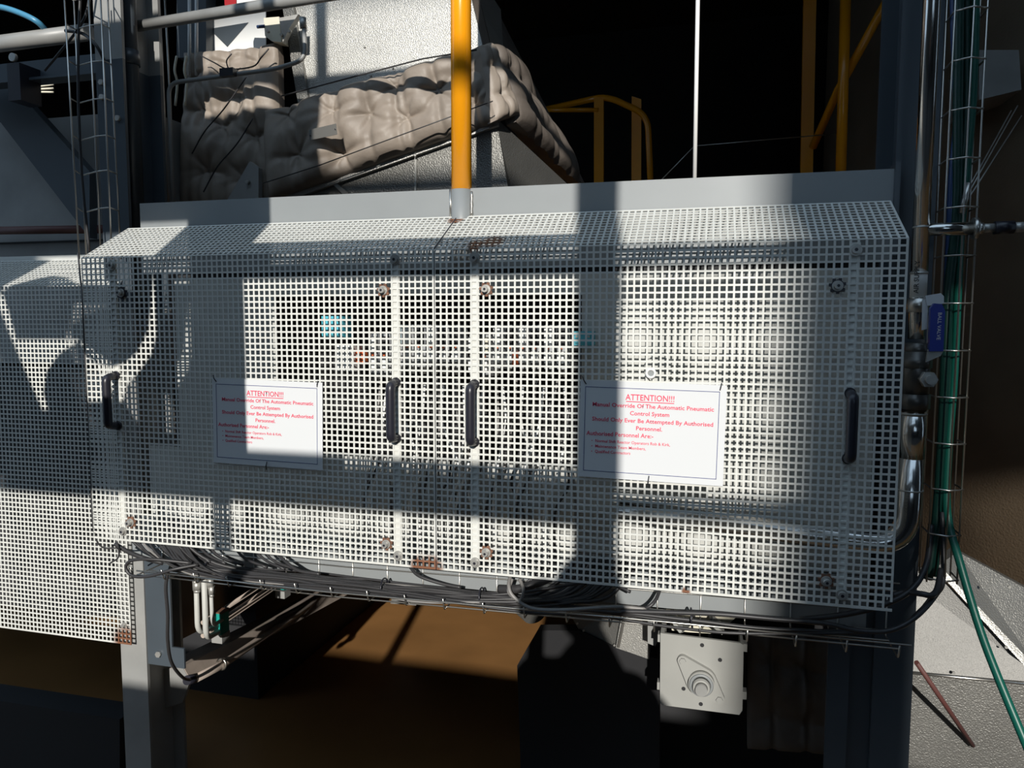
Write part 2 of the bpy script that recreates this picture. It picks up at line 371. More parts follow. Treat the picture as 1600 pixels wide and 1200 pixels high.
# ------------------------------------------------------------------ signs
def sign(x0, x1, z0, z1, label, tilt, group):
    y = -.004
    t = thing('warning_sign', label, 'sign', ((x0 + x1) / 2, y, z0), group)
    w, h = x1 - x0, z1 - z0; X = Vector((math.cos(tilt), 0, math.sin(tilt))); Z = Vector((-math.sin(tilt), 0, math.cos(tilt)))
    O = Vector((x0, y, z1))
    def P(u, v, d=0): return O + X * u * w - Z * v * h + Vector((0, -d, 0))
    MB().slab([P(0, 0), P(1, 0), P(1, 1), P(0, 1)], (0, .0008, 0)).build('laminated_sheet', M['paper'], t)
    fr = MB(); a, b, c, d = .035, .955, .065, .935; q = .0012 / w; r = .0012 / h
    for (u0, u1, v0, v1) in ((a, b, c, c + r), (a, b, d - r, d), (a, a + q, c, d), (b - q, b, c, d)):
        fr.slab([P(u0, v0, .0003), P(u1, v0, .0003), P(u1, v1, .0003), P(u0, v1, .0003)], (0, .0002, 0))
    fr.build('border_line', M['navy'], t)
    def line(s, u, v, cap, mt, al='CENTER', wd=None, bold=.0002):
        return text(s, cap, P(u, v), mt, t, X, Z, al, bold, width=wd * w if wd else None)
    line('ATTENTION!!!', .49, .185, .0175, M['red'], wd=.335, bold=.0002)
    MB().slab([P(.325, .197, .0003), P(.655, .197, .0003), P(.655, .205, .0003), P(.325, .205, .0003)], (0, .0002, 0)).build('underline', M['red'], t)
    line('Manual Override Of The Automatic Pneumatic', .505, .262, .0120, M['red'], wd=.83)
    line('Control System', .49, .337, .0120, M['red'], wd=.27)
    line('Should Only Ever Be Attempted By Authorised', .505, .412, .0120, M['red'], wd=.83)
    line('Personnel.', .49, .487, .0120, M['red'], wd=.18)
    line('Authorised Personnel Are:-', .052, .562, .0125, M['red'], 'LEFT', .47)
    for i, s in enumerate(('Normal Shift Reactor Operators Rob & Kirk,', 'Maintenance Team Members,', 'Qualified Contractors')):
        v = .632 + .055 * i
        line(s, .115, v, .0088, M['red'], 'LEFT', (.52, .355, .25)[i], .0001)
        line('•', .088, v, .008, M['red'], 'LEFT', None, .0001)
    for (u, v, uu, vv) in ((.012, -.035, .04, .04), (.965, -.02, .955, .05), (.50, .945, .495, 1.04)):
        MB().tube([P(u, v, .0005), P((u + uu) / 2, (v + vv) / 2, .0035), P(uu, vv, .0005)], .0012, 6).build('cable_tie', M['black'], t)
    return t
sign(.326, .6215, -.4835, -.2785, 'right-hand larger-looking ATTENTION notice tied to the right perforated cover', math.radians(-.9), None)
sign(-.569, -.275, -.499, -.2935, 'left-hand ATTENTION notice tied to the left perforated cover', math.radians(-.9), None)

# ------------------------------------------------------------------ toe plate, back plate, post
MB().box(-.905, .945, .166, .176, -.030, .158).build('toe_plate', M['plate'], label='grey painted steel toe plate above the perforated covers', cat='plate')
bp = MB()
for (a, b, c, d) in ((-.80, .925, -.095, -.046), (-.80, -.50, -.50, -.095), (.30, .925, -.50, -.095), (-.90, .925, -.70, -.50)):
    bp.box(a, b, .160, .172, c, d)
t = thing('back_plate', 'grey painted back plate behind the perforated covers', 'plate', (0, .166, -.795))
bp.build('panel', M['backp'], t)
MB().box(-.80, .925, .174, .184, -.06, -.028).build('gap_shade_bar', M['dark'], t)  # dark bar added behind the slot; stands in for its shade
MB().box(-.96, .925, .150, .172, -.812, -.702).build('bottom_channel', M['plate'], t)
# dark hollow behind the opening of the back plate
hb = MB(); hb.box(-.54, .36, .44, .45, -.55, -.06).box(-.54, -.53, .185, .44, -.55, -.06).box(.35, .36, .185, .44, -.55, -.06).box(-.54, .36, .185, .44, -.55, -.54).box(-.54, .36, .185, .44, -.07, -.06)
hb.build('recess_box', M['dark'], t)
# plug of the knob seen behind the right cover
oc = [( .475 + .032 * math.cos(math.pi * (k + .5) / 4), .150, -.262 + .032 * math.sin(math.pi * (k + .5) / 4)) for k in range(8)]
MB().slab(oc, (0, .01, 0)).build('octagonal_knob', M['backp'], t)

t = thing('handrail_post', 'yellow painted tubular handrail post with grey socket at the seam', 'post', (.006, .17, -.02))
MB().cyl((.006, .17, .155), (.006, .17, 1.1), .0242, 28).build('post_tube', M['yellow'], t)
MB().cyl((.006, .17, -.02), (.006, .17, .1555), .0245, 28).build('socket', M['plate'], t, label='grey painted socket')
MB().cyl((-.02, .164, .088), (-.02, .164, .157), .003, 8).build('weld', M['zinc'], t); MB().tube([(.033, .164, .09 + .01 * i + 0.0) for i in range(7)], [.003, .0042, .003, .0045, .003, .004, .003], 8).build('weld', M['zinc'], t)

# ------------------------------------------------------------------ valves in the opening
vg = 'pneumatic valves in a row behind the covers'
def valve(x, z, cap, lab, w=.021):
    t = thing('pneumatic_valve', lab, 'valve', (x, .16, z - .16), vg)
    MB().box(x - w / 2, x + w / 2, .12, .17, z - .10, z).build('valve_body', M['grey'], t)
    MB().box(x - w / 2 + .002, x + w / 2 - .002, .105, .12, z - .045, z - .008).build('solenoid', cap, t)
    MB().box(x - w / 2 + .003, x + w / 2 - .003, .10, .12, z - .085, z - .060).build('label_plate', M['white'], t)
    for s in (-.005, .005):
        MB().cyl((x + s, .13, z - .10), (x + s, .13, z - .118), .0042, 10).build('push_fitting', M['zinc'], t)
    MB().cyl((x, .104, z - .052), (x, .11, z - .052), .003, 8).build('override_button', M['orange'], t)
caps = [M['white'], M['dark'], M['cyan'], M['white'], M['dark'], M['white'], M['dark'], M['dark'], M['white'], M['cream'], M['white'], M['dark'], M['white'], M['dark'], M['white'], M['dark']]
for i in range(16):
    x = -.20 + i * .030 + (.012 if i > 7 else 0)
    valve(x, -.165 if i % 8 > 1 else -.185, caps[i], ['white', 'grey'][caps[i] is M['dark']] + ' topped pneumatic valve, number %s from the left behind the covers' % ['one', 'two', 'three', 'four', 'five', 'six', 'seven', 'eight', 'nine', 'ten', 'eleven', 'twelve', 'thirteen', 'fourteen', 'fifteen', 'sixteen'][i])
def junction(x0, x1, z0, z1, m, name, lab, cat, y0=.10, y1=.16):
    t = thing(name, lab, cat, ((x0 + x1) / 2, (y0 + y1) / 2, z0))
    MB().box(x0, x1, y0, y1, z0, z1).build('housing', m, t)
    MB().box(x0 + .004, x1 - .004, y0 - .004, y0, z0 + .006, z1 - .006).build('lid', m, t)
    for sx in (x0 + .008, x1 - .008):
        MB().cyl((sx, y0 - .006, z1 - .011), (sx, y0 - .003, z1 - .011), .003, 8).build('screw', M['dullsteel'], t)
junction(at(502, 480, .11).x, at(535, 500, .11).x, at(510, 527, .11).z, at(510, 494, .11).z, M['cyan'], 'terminal_box', 'cyan plastic terminal box behind the left cover', 'box', .11)
junction(at(524, 560, .11).x, at(552, 560, .11).x, at(530, 580, .11).z, at(530, 538, .11).z, M['white'], 'junction_box', 'white plastic box behind the left cover under the cyan box', 'box', .11)
junction(at(555, 560, .11).x, at(569, 560, .11).x, at(560, 566, .11).z, at(560, 548, .11).z, M['orange'], 'relay', 'small orange relay beside the white box behind the left cover', 'relay', .11)
junction(at(800, 560, .11).x, at(806, 560, .11).x, at(800, 570, .11).z, at(800, 550, .11).z, M['orange'], 'indicator', 'small orange indicator behind the right cover', 'indicator', .11)
junction(at(895, 520, .11).x, at(925, 520, .11).x, at(910, 540, .11).z, at(910, 518, .11).z, M['cyan'], 'terminal_box', 'blue plastic terminal box behind the right cover', 'box', .12)
# air tubes hanging below the valves
for i in range(30):
    x = -.19 + i * .0163; z = -.29 - .02 * (i % 3)
    x2 = x + random.uniform(-.05, .05); x3 = x2 + random.uniform(-.04, .04)
    MB().tube(smooth([(x, .13, z), (x + random.uniform(-.01, .01), .10 + .03 * random.random(), z - .09), (x2, .10 + .04 * random.random(), z - .2), (x3, .12, -.60), (x3, .135, -.74)], 5), .0032, 7).build(
        'air_tube', [M['greycable'], M['white'], M['cable']][i % 3], label='%s air tube hanging under the pneumatic valves' % ['grey', 'white', 'black'][i % 3], cat='tube', group='%s air tubes under the valves' % ['grey', 'white', 'black'][i % 3])
# manifold / lower rail with pale round bodies behind bottom of the covers
MB().box(-.62, .36, .145, .159, -.64, -.60).build('mounting_rail', M['zinc'], label='galvanised mounting rail low behind the covers', cat='rail')


# ================================================================== left perforated cover (set back) and column
t = thing('perforated_cover', 'lower set-back perforated grey cover at the left edge, longer than the others', 'cover', (-1.35, .19, -1.1))
perf(-1.66, 46, 74, 12, .19, -.055, notch=41).build('perforated_sheet', M['sheet'], t)
b = hexbolt(MB(), -1.035, .19, -1.035, .006, .008).build('bolt', M['dullsteel'], t)
MB().box(-1.66, -1.085, .345, .349, -.05, .045).build('rear_flange', M['strap'], t)
MB().box(-1.9, -1.09, .40, .42, -1.12, -.31).build('dark_backing', M['dark'], label='added dark backing behind the lower left perforated cover', cat='panel')  # dark sheet added so the holes in front look black

t = thing('steel_column', 'grey steel column left of the left cover, standing on the floor', 'column', (-1.02, .3, -1.75))
for za, zb_, mm_, nn in ((-1.75, -.12, 'lightcol', 'lower_section'), (-.12, .56, 'column', 'shaded_section'), (.56, 2.3, 'lightcol', 'column_head')):  # darker upper part, lighter head: shade and sun put into the paint
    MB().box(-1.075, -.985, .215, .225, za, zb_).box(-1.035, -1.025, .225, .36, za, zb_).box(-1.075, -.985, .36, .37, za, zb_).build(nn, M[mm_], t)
for z in (.50, .40, .46): MB().cyl((-1.055 + (.05 if z == .4 else 0), .215, z), (-1.055 + (.05 if z == .4 else 0), .207, z), .008, 6).build('bolt', M['dullsteel'], t)
MB().box(-.985, -.90, .22, .226, -1.10, -.80).box(-.985, -.86, .22, .226, -1.16, -1.10).build('gusset_plate', M['column'], t)
MB().cyl((-.945, .22, -1.125), (-.945, .212, -1.125), .009, 6).build('bolt', M['dullsteel'], t)
# round pipe column right of it
t = thing('round_column', 'dark round steel pipe column behind the handrail at left', 'column', (-.965, .36, -.1))
xr = at(203, 120, .27).x
MB().cyl((xr, .27, -.15), (xr, .27, 2.3), .024, 28).build('pipe', M['column'], t)
MB().cyl((xr, .27, .56), (xr, .27, .60), .028, 28).build('collar', M['column'], t)

# handrail pipes, top left
MB().tube([at(196, 44, .33), (-.01, .19, .66)], .0152, 20).build('handrail', M['lightcol'], label='grey tubular handrail running from the left column to the yellow post', cat='handrail')
MB().tube([at(-60, 76, .34), at(140, 50, .34)], .024, 20).build('handrail', M['lightcol'], label='thick grey handrail pipe at the far left edge', cat='handrail')
t = thing('channel_beam', 'grey channel beam under the thick handrail at the far left', 'beam', (-1.4, .3, .55))
MB().box(-1.75, -1.05, .30, .31, .545, .615).box(-1.75, -1.05, .26, .30, .545, .552).build('channel', M['column'], t)
MB().box(-1.40, -1.355, .23, .30, .48, .585).build('clamp', M['black'], t)
MB().cyl((-1.375, .235, .60), (-1.375, .225, .60), .012, 12).build('eye_bolt', M['dullsteel'], t)
MB().slab([at(-60, 60, .38), at(0, 112, .38), at(140, 268, .38), at(140, 372, .38), at(0, 190, .38), at(-60, 120, .38)], (0, .03, 0)).build('diagonal_brace', M['column'], label='dark grey diagonal brace crossing the upper left corner', cat='brace')
t = thing('machine_housing', 'pale grey machine housing behind the diagonal brace at the far left', 'housing', (-1.5, 1.0, -.3))
MB().box(-2.6, -1.13, .47, .9, -.3, .50).build('panel', M['lightcol'], t)
MB().box(-2.6, -1.13, .465, .47, .10, .106).build('seam', M['dark'], t)
MB().tube([at(-60, 361, .42), at(168, 358, .42)], .013, 12).build('red_pipe', M['maroon'], label='dull red pipe crossing behind the wire ladder at left', cat='pipe')
t = thing('gate_valve', 'black valve with lever at the far left edge', 'valve', at(30, 275, .55))
MB().tube([at(-30, 265, .55), at(20, 262, .55), at(40, 272, .55), at(80, 270, .55)], [.016, .018, .024, .008], 12).build('valve_body', M['black'], t)
MB().tube([at(22, 270, .55), at(10, 300, .53)], [.016, .010], 10).build('lever', M['black'], t)
t = thing('cable_bundle', 'bundle of pale wires glinting under the channel beam', 'cables', at(60, 125, .7))
for i in range(7):
    MB().tube(smooth([at(34 + i * 3, 120 + i * 4.5, .7), at(60, 117 + i * 4.5, .68), at(84, 108 + i * 6, .7)], 4), .0035, 8).build('wire', M['cream'], t)
MB().tube(smooth([at(-30, 8, .30), at(5, 12, .30), at(35, 22, .30), at(58, 34, .31), at(72, 48, .34)], 8), .0085, 14).build('air_hose', M['bluehose'], label='light blue hose arching over the top left corner', cat='hose')
MB().tube(smooth([at(70, 110, .2), at(90, 86, .2), at(120, 48, .19), at(135, 20, .19), at(142, -20, .19)], 6), .0035, 8).build('cable', M['cable'], label='black cable tied to the wire ladder at upper left', cat='cable')
MB().tube(smooth([at(102, 48, .2), at(128, 52, .2), at(146, 66, .19), at(158, 84, .2), at(168, 110, .24)], 6), .0045, 8).build('cable', M['cable'], label='thick black cable curving down across the left column head', cat='cable')

# wire ladder at left
t = thing('wire_basket_tray', 'vertical wire basket tray with black cable left of the left cover', 'tray', (-1.0, .12, -.1))
Ws = []
for (x0, x1, Y) in ((99, 124, .10), (114, 135, .19), (137, 158, .12), (156, 175, .12), (167, 189, .19), (181, 186, .24)):
    a = at(x0, -30, Y); b_ = at(x1, 405, Y); Ws.append((a, b_)); MB().tube([a, b_], .0021, 8).build('rail_wire', M['zinc'], t)
def onw(w, y):
    a, b_ = Ws[w]; t_ = (y + 30) / 435; return a + (b_ - a) * t_
for y in (-8, 36, 92, 150, 208, 263, 322):
    MB().tube([onw(0, y), onw(1, y + 8), onw(2, y + 2), onw(3, y), onw(4, y + 6)], .0019, 6).build('cross_wire', M['dullsteel'], t)
MB().tube(smooth([at(126, -20, .17), at(122, 90, .17), at(124, 210, .17), at(130, 300, .17), at(140, 395, .18)], 6), .0036, 8).build('cable', M['cable'], label='black cable running down inside the left wire basket tray', cat='cable')
MB().tube(smooth([at(122, 395, .09), at(125, 430, .07), at(129, 470, .03), at(133, 560, .03), at(141, 700, .03), at(149, 840, .02), at(188, 858, .05)], 6), .0022, 8).build('cable', M['cable'], label='thin black cable running down the left edge of the left cover', cat='cable')

# conduits
cg = 'thin steel conduits beside the left column'
for i, (xa, xb, r, lab) in enumerate(((222, 243, .0050, 'first and leftmost'), (236, 251, .0058, 'second'), (246, 261, .0058, 'third'), (256, 273, .0028, 'thin fourth'))):
    t = thing('conduit', lab + ' steel conduit right of the round column', 'conduit', at(xb, 330, .42), cg)
    MB().tube([at(xa, -30, .47), at((xa + xb) / 2 + 1, 150, .47), at(xb, 340, .47)], r, 10).build('tube', M['dullsteel'], t)
    if i < 3: MB().tube([at(xa + 2, 60, .47), at(xa + 3.2, 74, .47)], r * 1.3, 8).build('coupling', M['zinc'], t)
t = thing('bent_conduit', 'grey bent conduit looping in front of the quilted jackets', 'conduit', at(272, 330, .36))
MB().tube(bend([at(271, 335, .36), at(263, 130, .36), at(430, 108, .40), at(478, 93, .42), at(474, 30, .42)], .035, 6), .0062, 12).build('tube', M['lightcol'], t)
MB().tube([at(474, 44, .42), at(473, 28, .42)], .011, 6).build('coupling', M['dullsteel'], t)
w = at(356, 114, .37); MB().box(w.x - .022, w.x + .022, w.y - .008, w.y + .01, w.z - .010, w.z + .012).build('clamp', M['black'], t)
for i, (x, y) in enumerate(((222, 10), (232, 22), (238, 6), (218, 30), (244, 30))):
    w = at(x, y, .40); MB().cyl((w.x, w.y - .012, w.z - .012), (w.x, w.y - .012, w.z + .012), .011, 6).build('cable_gland', [M['zinc'], M['steel']][i % 2], label='bright metal cable gland above the left handrail, %s' % ['upper left', 'lower middle', 'top middle', 'lower left', 'lower right'][i], cat='gland', group='metal cable glands above the handrail')

# plate with a flat grey triangle, red tag, white plates
t = thing('triangle_plate', 'white plate with a grey triangle pointing down above the left quilted jacket', 'plate', at(365, 80, .70))
MB().slab([at(322, 20, .70), at(415, 10, .70), at(415, 74, .70), at(322, 84, .70)], (0, .004, 0)).build('plate', M['white'], t)
MB().slab([at(327, 45, .698), at(388, 35, .698), at(355, 73, .698)], (0, .001, 0)).build('triangle', M['column'], t)
MB().slab([at(370, -20, .45), at(442, -30, .45), at(442, 1, .45), at(370, 7, .45)], (0, .01, 0)).build('label_plate', M['white'], label='small white plate at the very top above the handrail', cat='plate')
MB().slab([at(350, -15, .5), at(369, -15, .5), at(369, 9, .5), at(358, 13, .5), at(351, 8, .5)], (0, .03, 0)).build('red_tag', M['redp'], label='red tag at the very top beside the small white plate', cat='tag')
for i, x in enumerate((296, 307)):
    MB().tube([at(x, -20, .62), at(x, 118, .62)], .0055, 8).build('support_rod', M['white'], label='%s pale upright rod left of the triangle plate' % ['left', 'right'][i], cat='rod')
for i, x in enumerate((276, 291)):
    MB().tube(smooth([at(x, 88, .60), at(x - 3, 110, .59), at(x + 1, 130, .60), at(x - 2, 165, .6)], 5), .004, 8).build('strap_end', M['cream'], label='%s twisted strap left of the left quilted jacket' % ['outer', 'inner'][i], cat='strap')
MB().slab([at(276, -20, .66), at(322, -20, .66), at(322, 90, .66), at(276, 90, .66)], (0, .05, 0)).build('upright_channel', M['column'], label='dark upright channel left of the triangle plate', cat='channel')
t = thing('support_bracket', 'dark steel bracket with bolts above the right end of the left jacket', 'bracket', at(430, 80, .6))
MB().slab([at(412, 28, .6), at(436, 26, .6), at(440, 66, .6), at(424, 64, .6), at(414, 56, .6)], (0, .04, 0)).build('plate', M['cream'], t)
MB().slab([at(436, 28, .59), at(466, 22, .59), at(452, 44, .59), at(442, 66, .59)], (0, .02, 0)).build('web', M['dullsteel'], t)
for (x, y) in ((441, 55), (454, 50), (420, 50)): w = at(x, y, .59); MB().cyl(w, w + Vector((0, -.008, 0)), .005, 6).build('bolt', M['dullsteel'], t)
MB().cyl(at(402, 42, .6), at(414, 41, .6), .005, 10).build('screw', M['navyhose'], t)

# ------------------------------------------------------------------ quilted jackets
def quilt(corners, nu, nv, puff, tufts, name, m, parent, rad=.06, edge=.12, th=.03):
    a, b, c, d = [Vector(p) for p in corners]      # TL TR BR BL
    n = (b - a).cross(d - a).normalized()
    if n.dot(CP - a) < 0: n = -n
    W_ = ((b - a).length + (c - d).length) / 2; H_ = ((d - a).length + (c - b).length) / 2
    V = []
    for j in range(nv + 1):
        for i in range(nu + 1):
            u, v = i / nu, j / nv
            p = (a * (1 - u) + b * u) * (1 - v) + (d * (1 - u) + c * u) * v
            e = min(1, min(u, 1 - u) * W_ / edge) ; f = min(1, min(v, 1 - v) * H_ / edge)
            h = puff * math.sqrt(max(0, 1 - (1 - e) ** 2)) * math.sqrt(max(0, 1 - (1 - f) ** 2))
            for (tu, tv) in tufts:
                dx, dy = (u - tu) * W_, (v - tv) * H_; r = math.hypot(dx, dy)
                g = math.exp(-(r / rad) ** 2); an = math.atan2(dy, dx)
                h -= puff * .62 * g
                h -= puff * .16 * math.exp(-(r / (rad * 1.5)) ** 2) * abs(math.cos(an * 2.5 + tu * 9)) ** 8
                h -= puff * .18 * math.exp(-(dx / (rad * .22)) ** 2)
                h -= puff * .10 * math.exp(-(dy / (rad * .22)) ** 2) * math.exp(-(dx / (rad * 2.2)) ** 2)
            h += .004 * math.sin(u * 17 + v * 5) * e * f
            V.append(p + n * h)
    fs = [[j * (nu + 1) + i, j * (nu + 1) + i + 1, (j + 1) * (nu + 1) + i + 1, (j + 1) * (nu + 1) + i] for j in range(nv) for i in range(nu)]
    mb = MB(); mb.add(V, fs, True)
    back = [p - n * th for p in (a, b, c, d)]
    rim = [V[i] for i in range(nu + 1)] + [V[j * (nu + 1) + nu] for j in range(1, nv + 1)] + [V[nv * (nu + 1) + i] for i in range(nu - 1, -1, -1)] + [V[j * (nu + 1)] for j in range(nv - 1, 0, -1)]
    k = len(rim); mb.add(rim + [p - n * th for p in rim], [[i, (i + 1) % k, (i + 1) % k + k, i + k] for i in range(k)] + [list(range(k, 2 * k))])
    return mb.build(name, m, parent)

t = thing('insulation_jacket', 'beige quilted insulation jacket with black ties behind the bent conduit', 'jacket', at(355, 320, .60))
quilt((at(286, 82, .62), at(432, 66, .62), at(444, 330, .62), at(282, 330, .62)), 60, 90, .05, [(.12, .16), (.47, .09), (.78, .1), (.60, .30), (.22, .36), (.42, .47), (.75, .55), (.3, .75), (.65, .8)], 'quilt', M['quilt'], t)
tie = [smooth([at(312, 86, .56), at(335, 98, .555), at(357, 108, .555), at(395, 104, .555), at(408, 90, .555), at(420, 76, .56)], 5),
       smooth([at(385, 120, .555), at(350, 170, .555), at(320, 205, .555), at(300, 240, .56)], 5),
       smooth([at(395, 185, .555), at(370, 225, .555), at(340, 260, .555), at(318, 300, .56)], 5), smooth([at(357, 108, .555), at(354, 95, .555), at(362, 84, .556)], 4)]
for q in tie: MB().tube(q, .0022, 6).build('lacing_cord', M['cable'], t)

t = thing('insulation_jacket', 'long beige quilted insulation jacket with nameplate beside the yellow post', 'jacket', at(600, 240, .5))
tu = [(.11, .12), (.16, .62), (.33, .25), (.36, .78), (.50, .42), (.62, .18), (.66, .62), (.80, .4), (.93, .25), (.93, .7)]
quilt((at(412, 172, .58), at(748, 72, .58), at(775, 188, .58), at(420, 312, .58)), 150, 60, .055, tu, 'quilt', M['quilt'], t, rad=.055, edge=.10)
quilt((at(748, 72, .57), at(768, 66, .64), at(812, 178, .66), at(775, 188, .57)), 24, 40, .03, [(.5, .3), (.5, .68)], 'quilt', M['quilt'], t, rad=.03, edge=.05)
quilt((at(766, 68, .66), at(790, 85, .95), at(906, 288, 1.25), at(806, 190, .66)), 60, 40, .05, [(.2, .3), (.3, .7), (.5, .35), (.6, .75), (.8, .4)], 'quilt', M['quiltd'], t, rad=.06, edge=.08)  # side wrap of the same fabric, darkened in colour for shade
for (a, b_) in (((412, 300), (775, 178)),):
    MB().tube([at(412, 286, .51), at(500, 258, .505), at(640, 206, .505), at(770, 158, .51)], .0016, 6).build('seam_piping', M['cable'], t)
MB().tube([at(440, 150, .55), at(560, 118, .545), at(660, 92, .545), at(745, 78, .56)], .0022, 6).build('drawcord', M['cable'], t)
np_ = MB().slab([at(482, 203, .492), at(525, 193, .492), at(527, 210, .492), at(484, 219, .492)], (0, .002, 0)).build('nameplate', M['zinc'], t, label='small metal nameplate')
for (x, y) in ((485, 212), (524, 202)): w = at(x, y, .4915); MB().cyl(w, w + Vector((0, -.002, 0)), .002, 8).build('rivet', M['black'], np_)

# ------------------------------------------------------------------ aluminium clad duct
def screws(pts, Y, parent, m='dullsteel', r=.0035):
    for (x, y) in pts: w = at(x, y, Y); MB().cyl(w + Vector((0, .001, 0)), w + Vector((0, -.003, 0)), r, 8).build('rivet', M[m], parent)
t = thing('clad_duct', 'stucco embossed aluminium clad hopper above and below the long quilted jacket', 'duct', at(600, 240, .8))
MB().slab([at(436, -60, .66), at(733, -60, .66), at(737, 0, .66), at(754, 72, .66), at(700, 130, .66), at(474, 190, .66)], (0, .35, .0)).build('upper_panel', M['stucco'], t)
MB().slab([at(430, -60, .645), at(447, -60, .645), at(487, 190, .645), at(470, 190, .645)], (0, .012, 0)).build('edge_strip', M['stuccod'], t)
MB().slab([at(737, -60, .67), at(737, 0, .67), at(754, 72, .67), at(800, 170, .67), at(910, 292, 1.5), at(772, 22, 1.5), at(742, -40, 1.5)], (.02, .03, -.01)).build('side_panel', M['quiltd'], t)  # dim brown side: shade put into the colour
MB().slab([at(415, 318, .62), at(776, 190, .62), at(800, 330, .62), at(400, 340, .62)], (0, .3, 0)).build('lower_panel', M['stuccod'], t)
MB().slab([at(412, 312, .602), at(776, 180, .602), at(778, 196, .602), at(414, 326, .602)], (0, .016, 0)).build('flange_strip', M['stucco'], t)
MB().slab([at(776, 185, .62), at(900, 300, 1.05), at(860, 330, 1.0), at(790, 330, .62)], (-.02, .02, -.01)).build('side_panel', M['stuccod'], t)
MB().slab([at(520, 288, .60), at(527, 287, .60), at(549, 306, .60), at(541, 309, .60)], (0, .012, 0)).build('seam_strip', M['zinc'], t)
MB().slab([at(648, 240, .612), at(651, 239, .612), at(650, 330, .612), at(647, 330, .612)], (0, .006, 0)).build('seam_strip', M['dullsteel'], t)
screws(((515, 275), (530, 283), (649, 243), (660, 223), (771, 187)), .60, t); screws(((570, 73), (614, 106), (579, 118), (546, 140)), .658, t)
MB().slab([at(345, 330, .55), at(390, 252, .55), at(404, 262, .55), at(404, 330, .55)], (0, .02, 0)).build('gusset_bracket', M['lightcol'], label='grey triangular bracket between the two quilted jackets', cat='bracket')
w = at(389, 285, .548); MB().cyl(w, w + Vector((0, -.012, 0)), .006, 6).build('anchor_bolt', M['dullsteel'], label='bolt on the triangular bracket between the jackets', cat='bolt')

# ------------------------------------------------------------------ right background: yellow frames, rod
MB().tube([at(1091, -40, .42), at(1085, 300, .42)], .0052, 12).build('upright_rod', M['white'], label='slender white upright rod behind the toe plate', cat='rod')
t = thing('guard_frame', 'low yellow guard frame with rounded corner in the dark background', 'frame', (at(985, 200, 2.6).x, 2.6, -1.0))
MB().tube(bend([at(820, 178, 2.9), at(948, 150, 2.6), at(1012, 180, 2.6), at(1022, 420, 2.6)], .08, 6), .017, 12).build('top_rail', M['yellow'], t)
for (xa, xb) in ((935, 935), (994, 992)): MB().slab([at(xa - 7, 150, 2.6), at(xa + 8, 155, 2.6), at(xb + 8, 985, 2.6), at(xb - 7, 985, 2.6)], (0, .03, 0)).build('upright', M['yellow'], t)
MB().tube([at(830, 172, 2.7), at(935, 172, 2.6)], .012, 10).build('mid_rail', M['yellow'], t)
t = thing('stair_frame', 'tall yellow stair frame in the dark right background', 'frame', (at(1320, 200, 2.2).x, 2.2, -1.0))
MB().slab([at(1257, -60, 2.6), at(1277, -60, 2.6), at(1269, 330, 2.6), at(1250, 330, 2.6)], (0, .04, 0)).build('upright', M['yellow'], t)
MB().tube([at(1323, -60, 2.0), at(1312, 330, 2.0)], .022, 14).build('upright', M['yellow'], t)
MB().tube([at(1270, 230, 2.3), at(1310, 140, 2.1), at(1392, -10, 1.9)], .018, 12).build('diagonal_rail', M['yellow'], t)
MB().tube([at(1405, -60, .5), at(1392, 285, .5)], .0075, 12).build('yellow_conduit', M['yellow'], label='thin yellow upright pipe beside the right column', cat='pipe')
w = at(1390, 123, .5); MB().box(w.x - .010, w.x + .006, w.y - .01, w.y + .01, w.z - .010, w.z + .010).build('pipe_clip', M['yellow'], label='small yellow clip on the thin yellow pipe', cat='clip')
MB().slab([at(1325, -60, 3.2), at(1400, -60, 3.2), at(1400, 330, 3.2), at(1325, 330, 3.2)], (0, .1, 0)).build('cladding_sheet', M['darkwall'], label='dark wall sheet behind the yellow stair frame', cat='panel')
MB().tube([at(1030, 285, 1.8), at(1085, 228, 1.9), at(1320, 208, 2.1)], .0025, 6).build('stay_wire', M['zinc'], label='thin stay wire crossing the dark background behind the rod', cat='wire')

# ------------------------------------------------------------------ right column, pipe, valve
t = thing('steel_column', 'dark blue-grey steel column right of the covers, standing on the floor', 'column', (1.0, .25, -1.75))
MB().box(.955, 1.035, .205, .215, -1.75, 1.6).box(.990, 1.0, .215, .40, -1.75, 1.6).box(.955, 1.035, .40, .41, -1.75, 1.6).build('i_section', M['column'], t)
MB().box(.905, .955, .22, .225, -1.75, -.80).box(.86, .905, .20, .21, -1.75, -.80).build('stiffener', M['column'], t)
MB().box(.945, .955, .155, .205, -.02, .17).build('cleat', M['column'], t)

t = thing('air_pipe', 'stainless steel compressed air pipe with valve and tee right of the covers', 'pipe', (.986, .1, -.6))
MB().cyl((.984, .1, -.058), (.984, .1, 1.2), .0155, 24).build('upper_tube', M['steel'], t)
MB().cyl((.984, .1, -.19), (.984, .1, -.058), .0150, 24).build('middle_tube', M['steel'], t)
MB().cyl((.984, .1, -.062), (.984, .1, -.058), .0165, 24).build('weld', M['dullsteel'], t); MB().cyl((.984, .1, .028), (.984, .1, .031), .0160, 24).build('weld', M['dullsteel'], t)
MB().cyl((.984, .1, -.108), (.984, .1, -.028), .01535, 24).build('pipe_label', M['white'], t)
text('AIR SUPPLY', .0125, (.9800, .0838, -.10), M['blackprint'], t, (0, 0, 1), (-1, 0, 0), 'LEFT', .0002)
MB().cyl((.984, .1, -.137), (.984, .1, -.110), .0195, 24).build('clamp_ring', M['zinc'], t)
z = at(1480, 358, .1).z
MB().cyl((.984, .1, z), (at(1519, 360, .1).x, .1, z), .0125, 20).build('tee_branch', M['steel'], t)
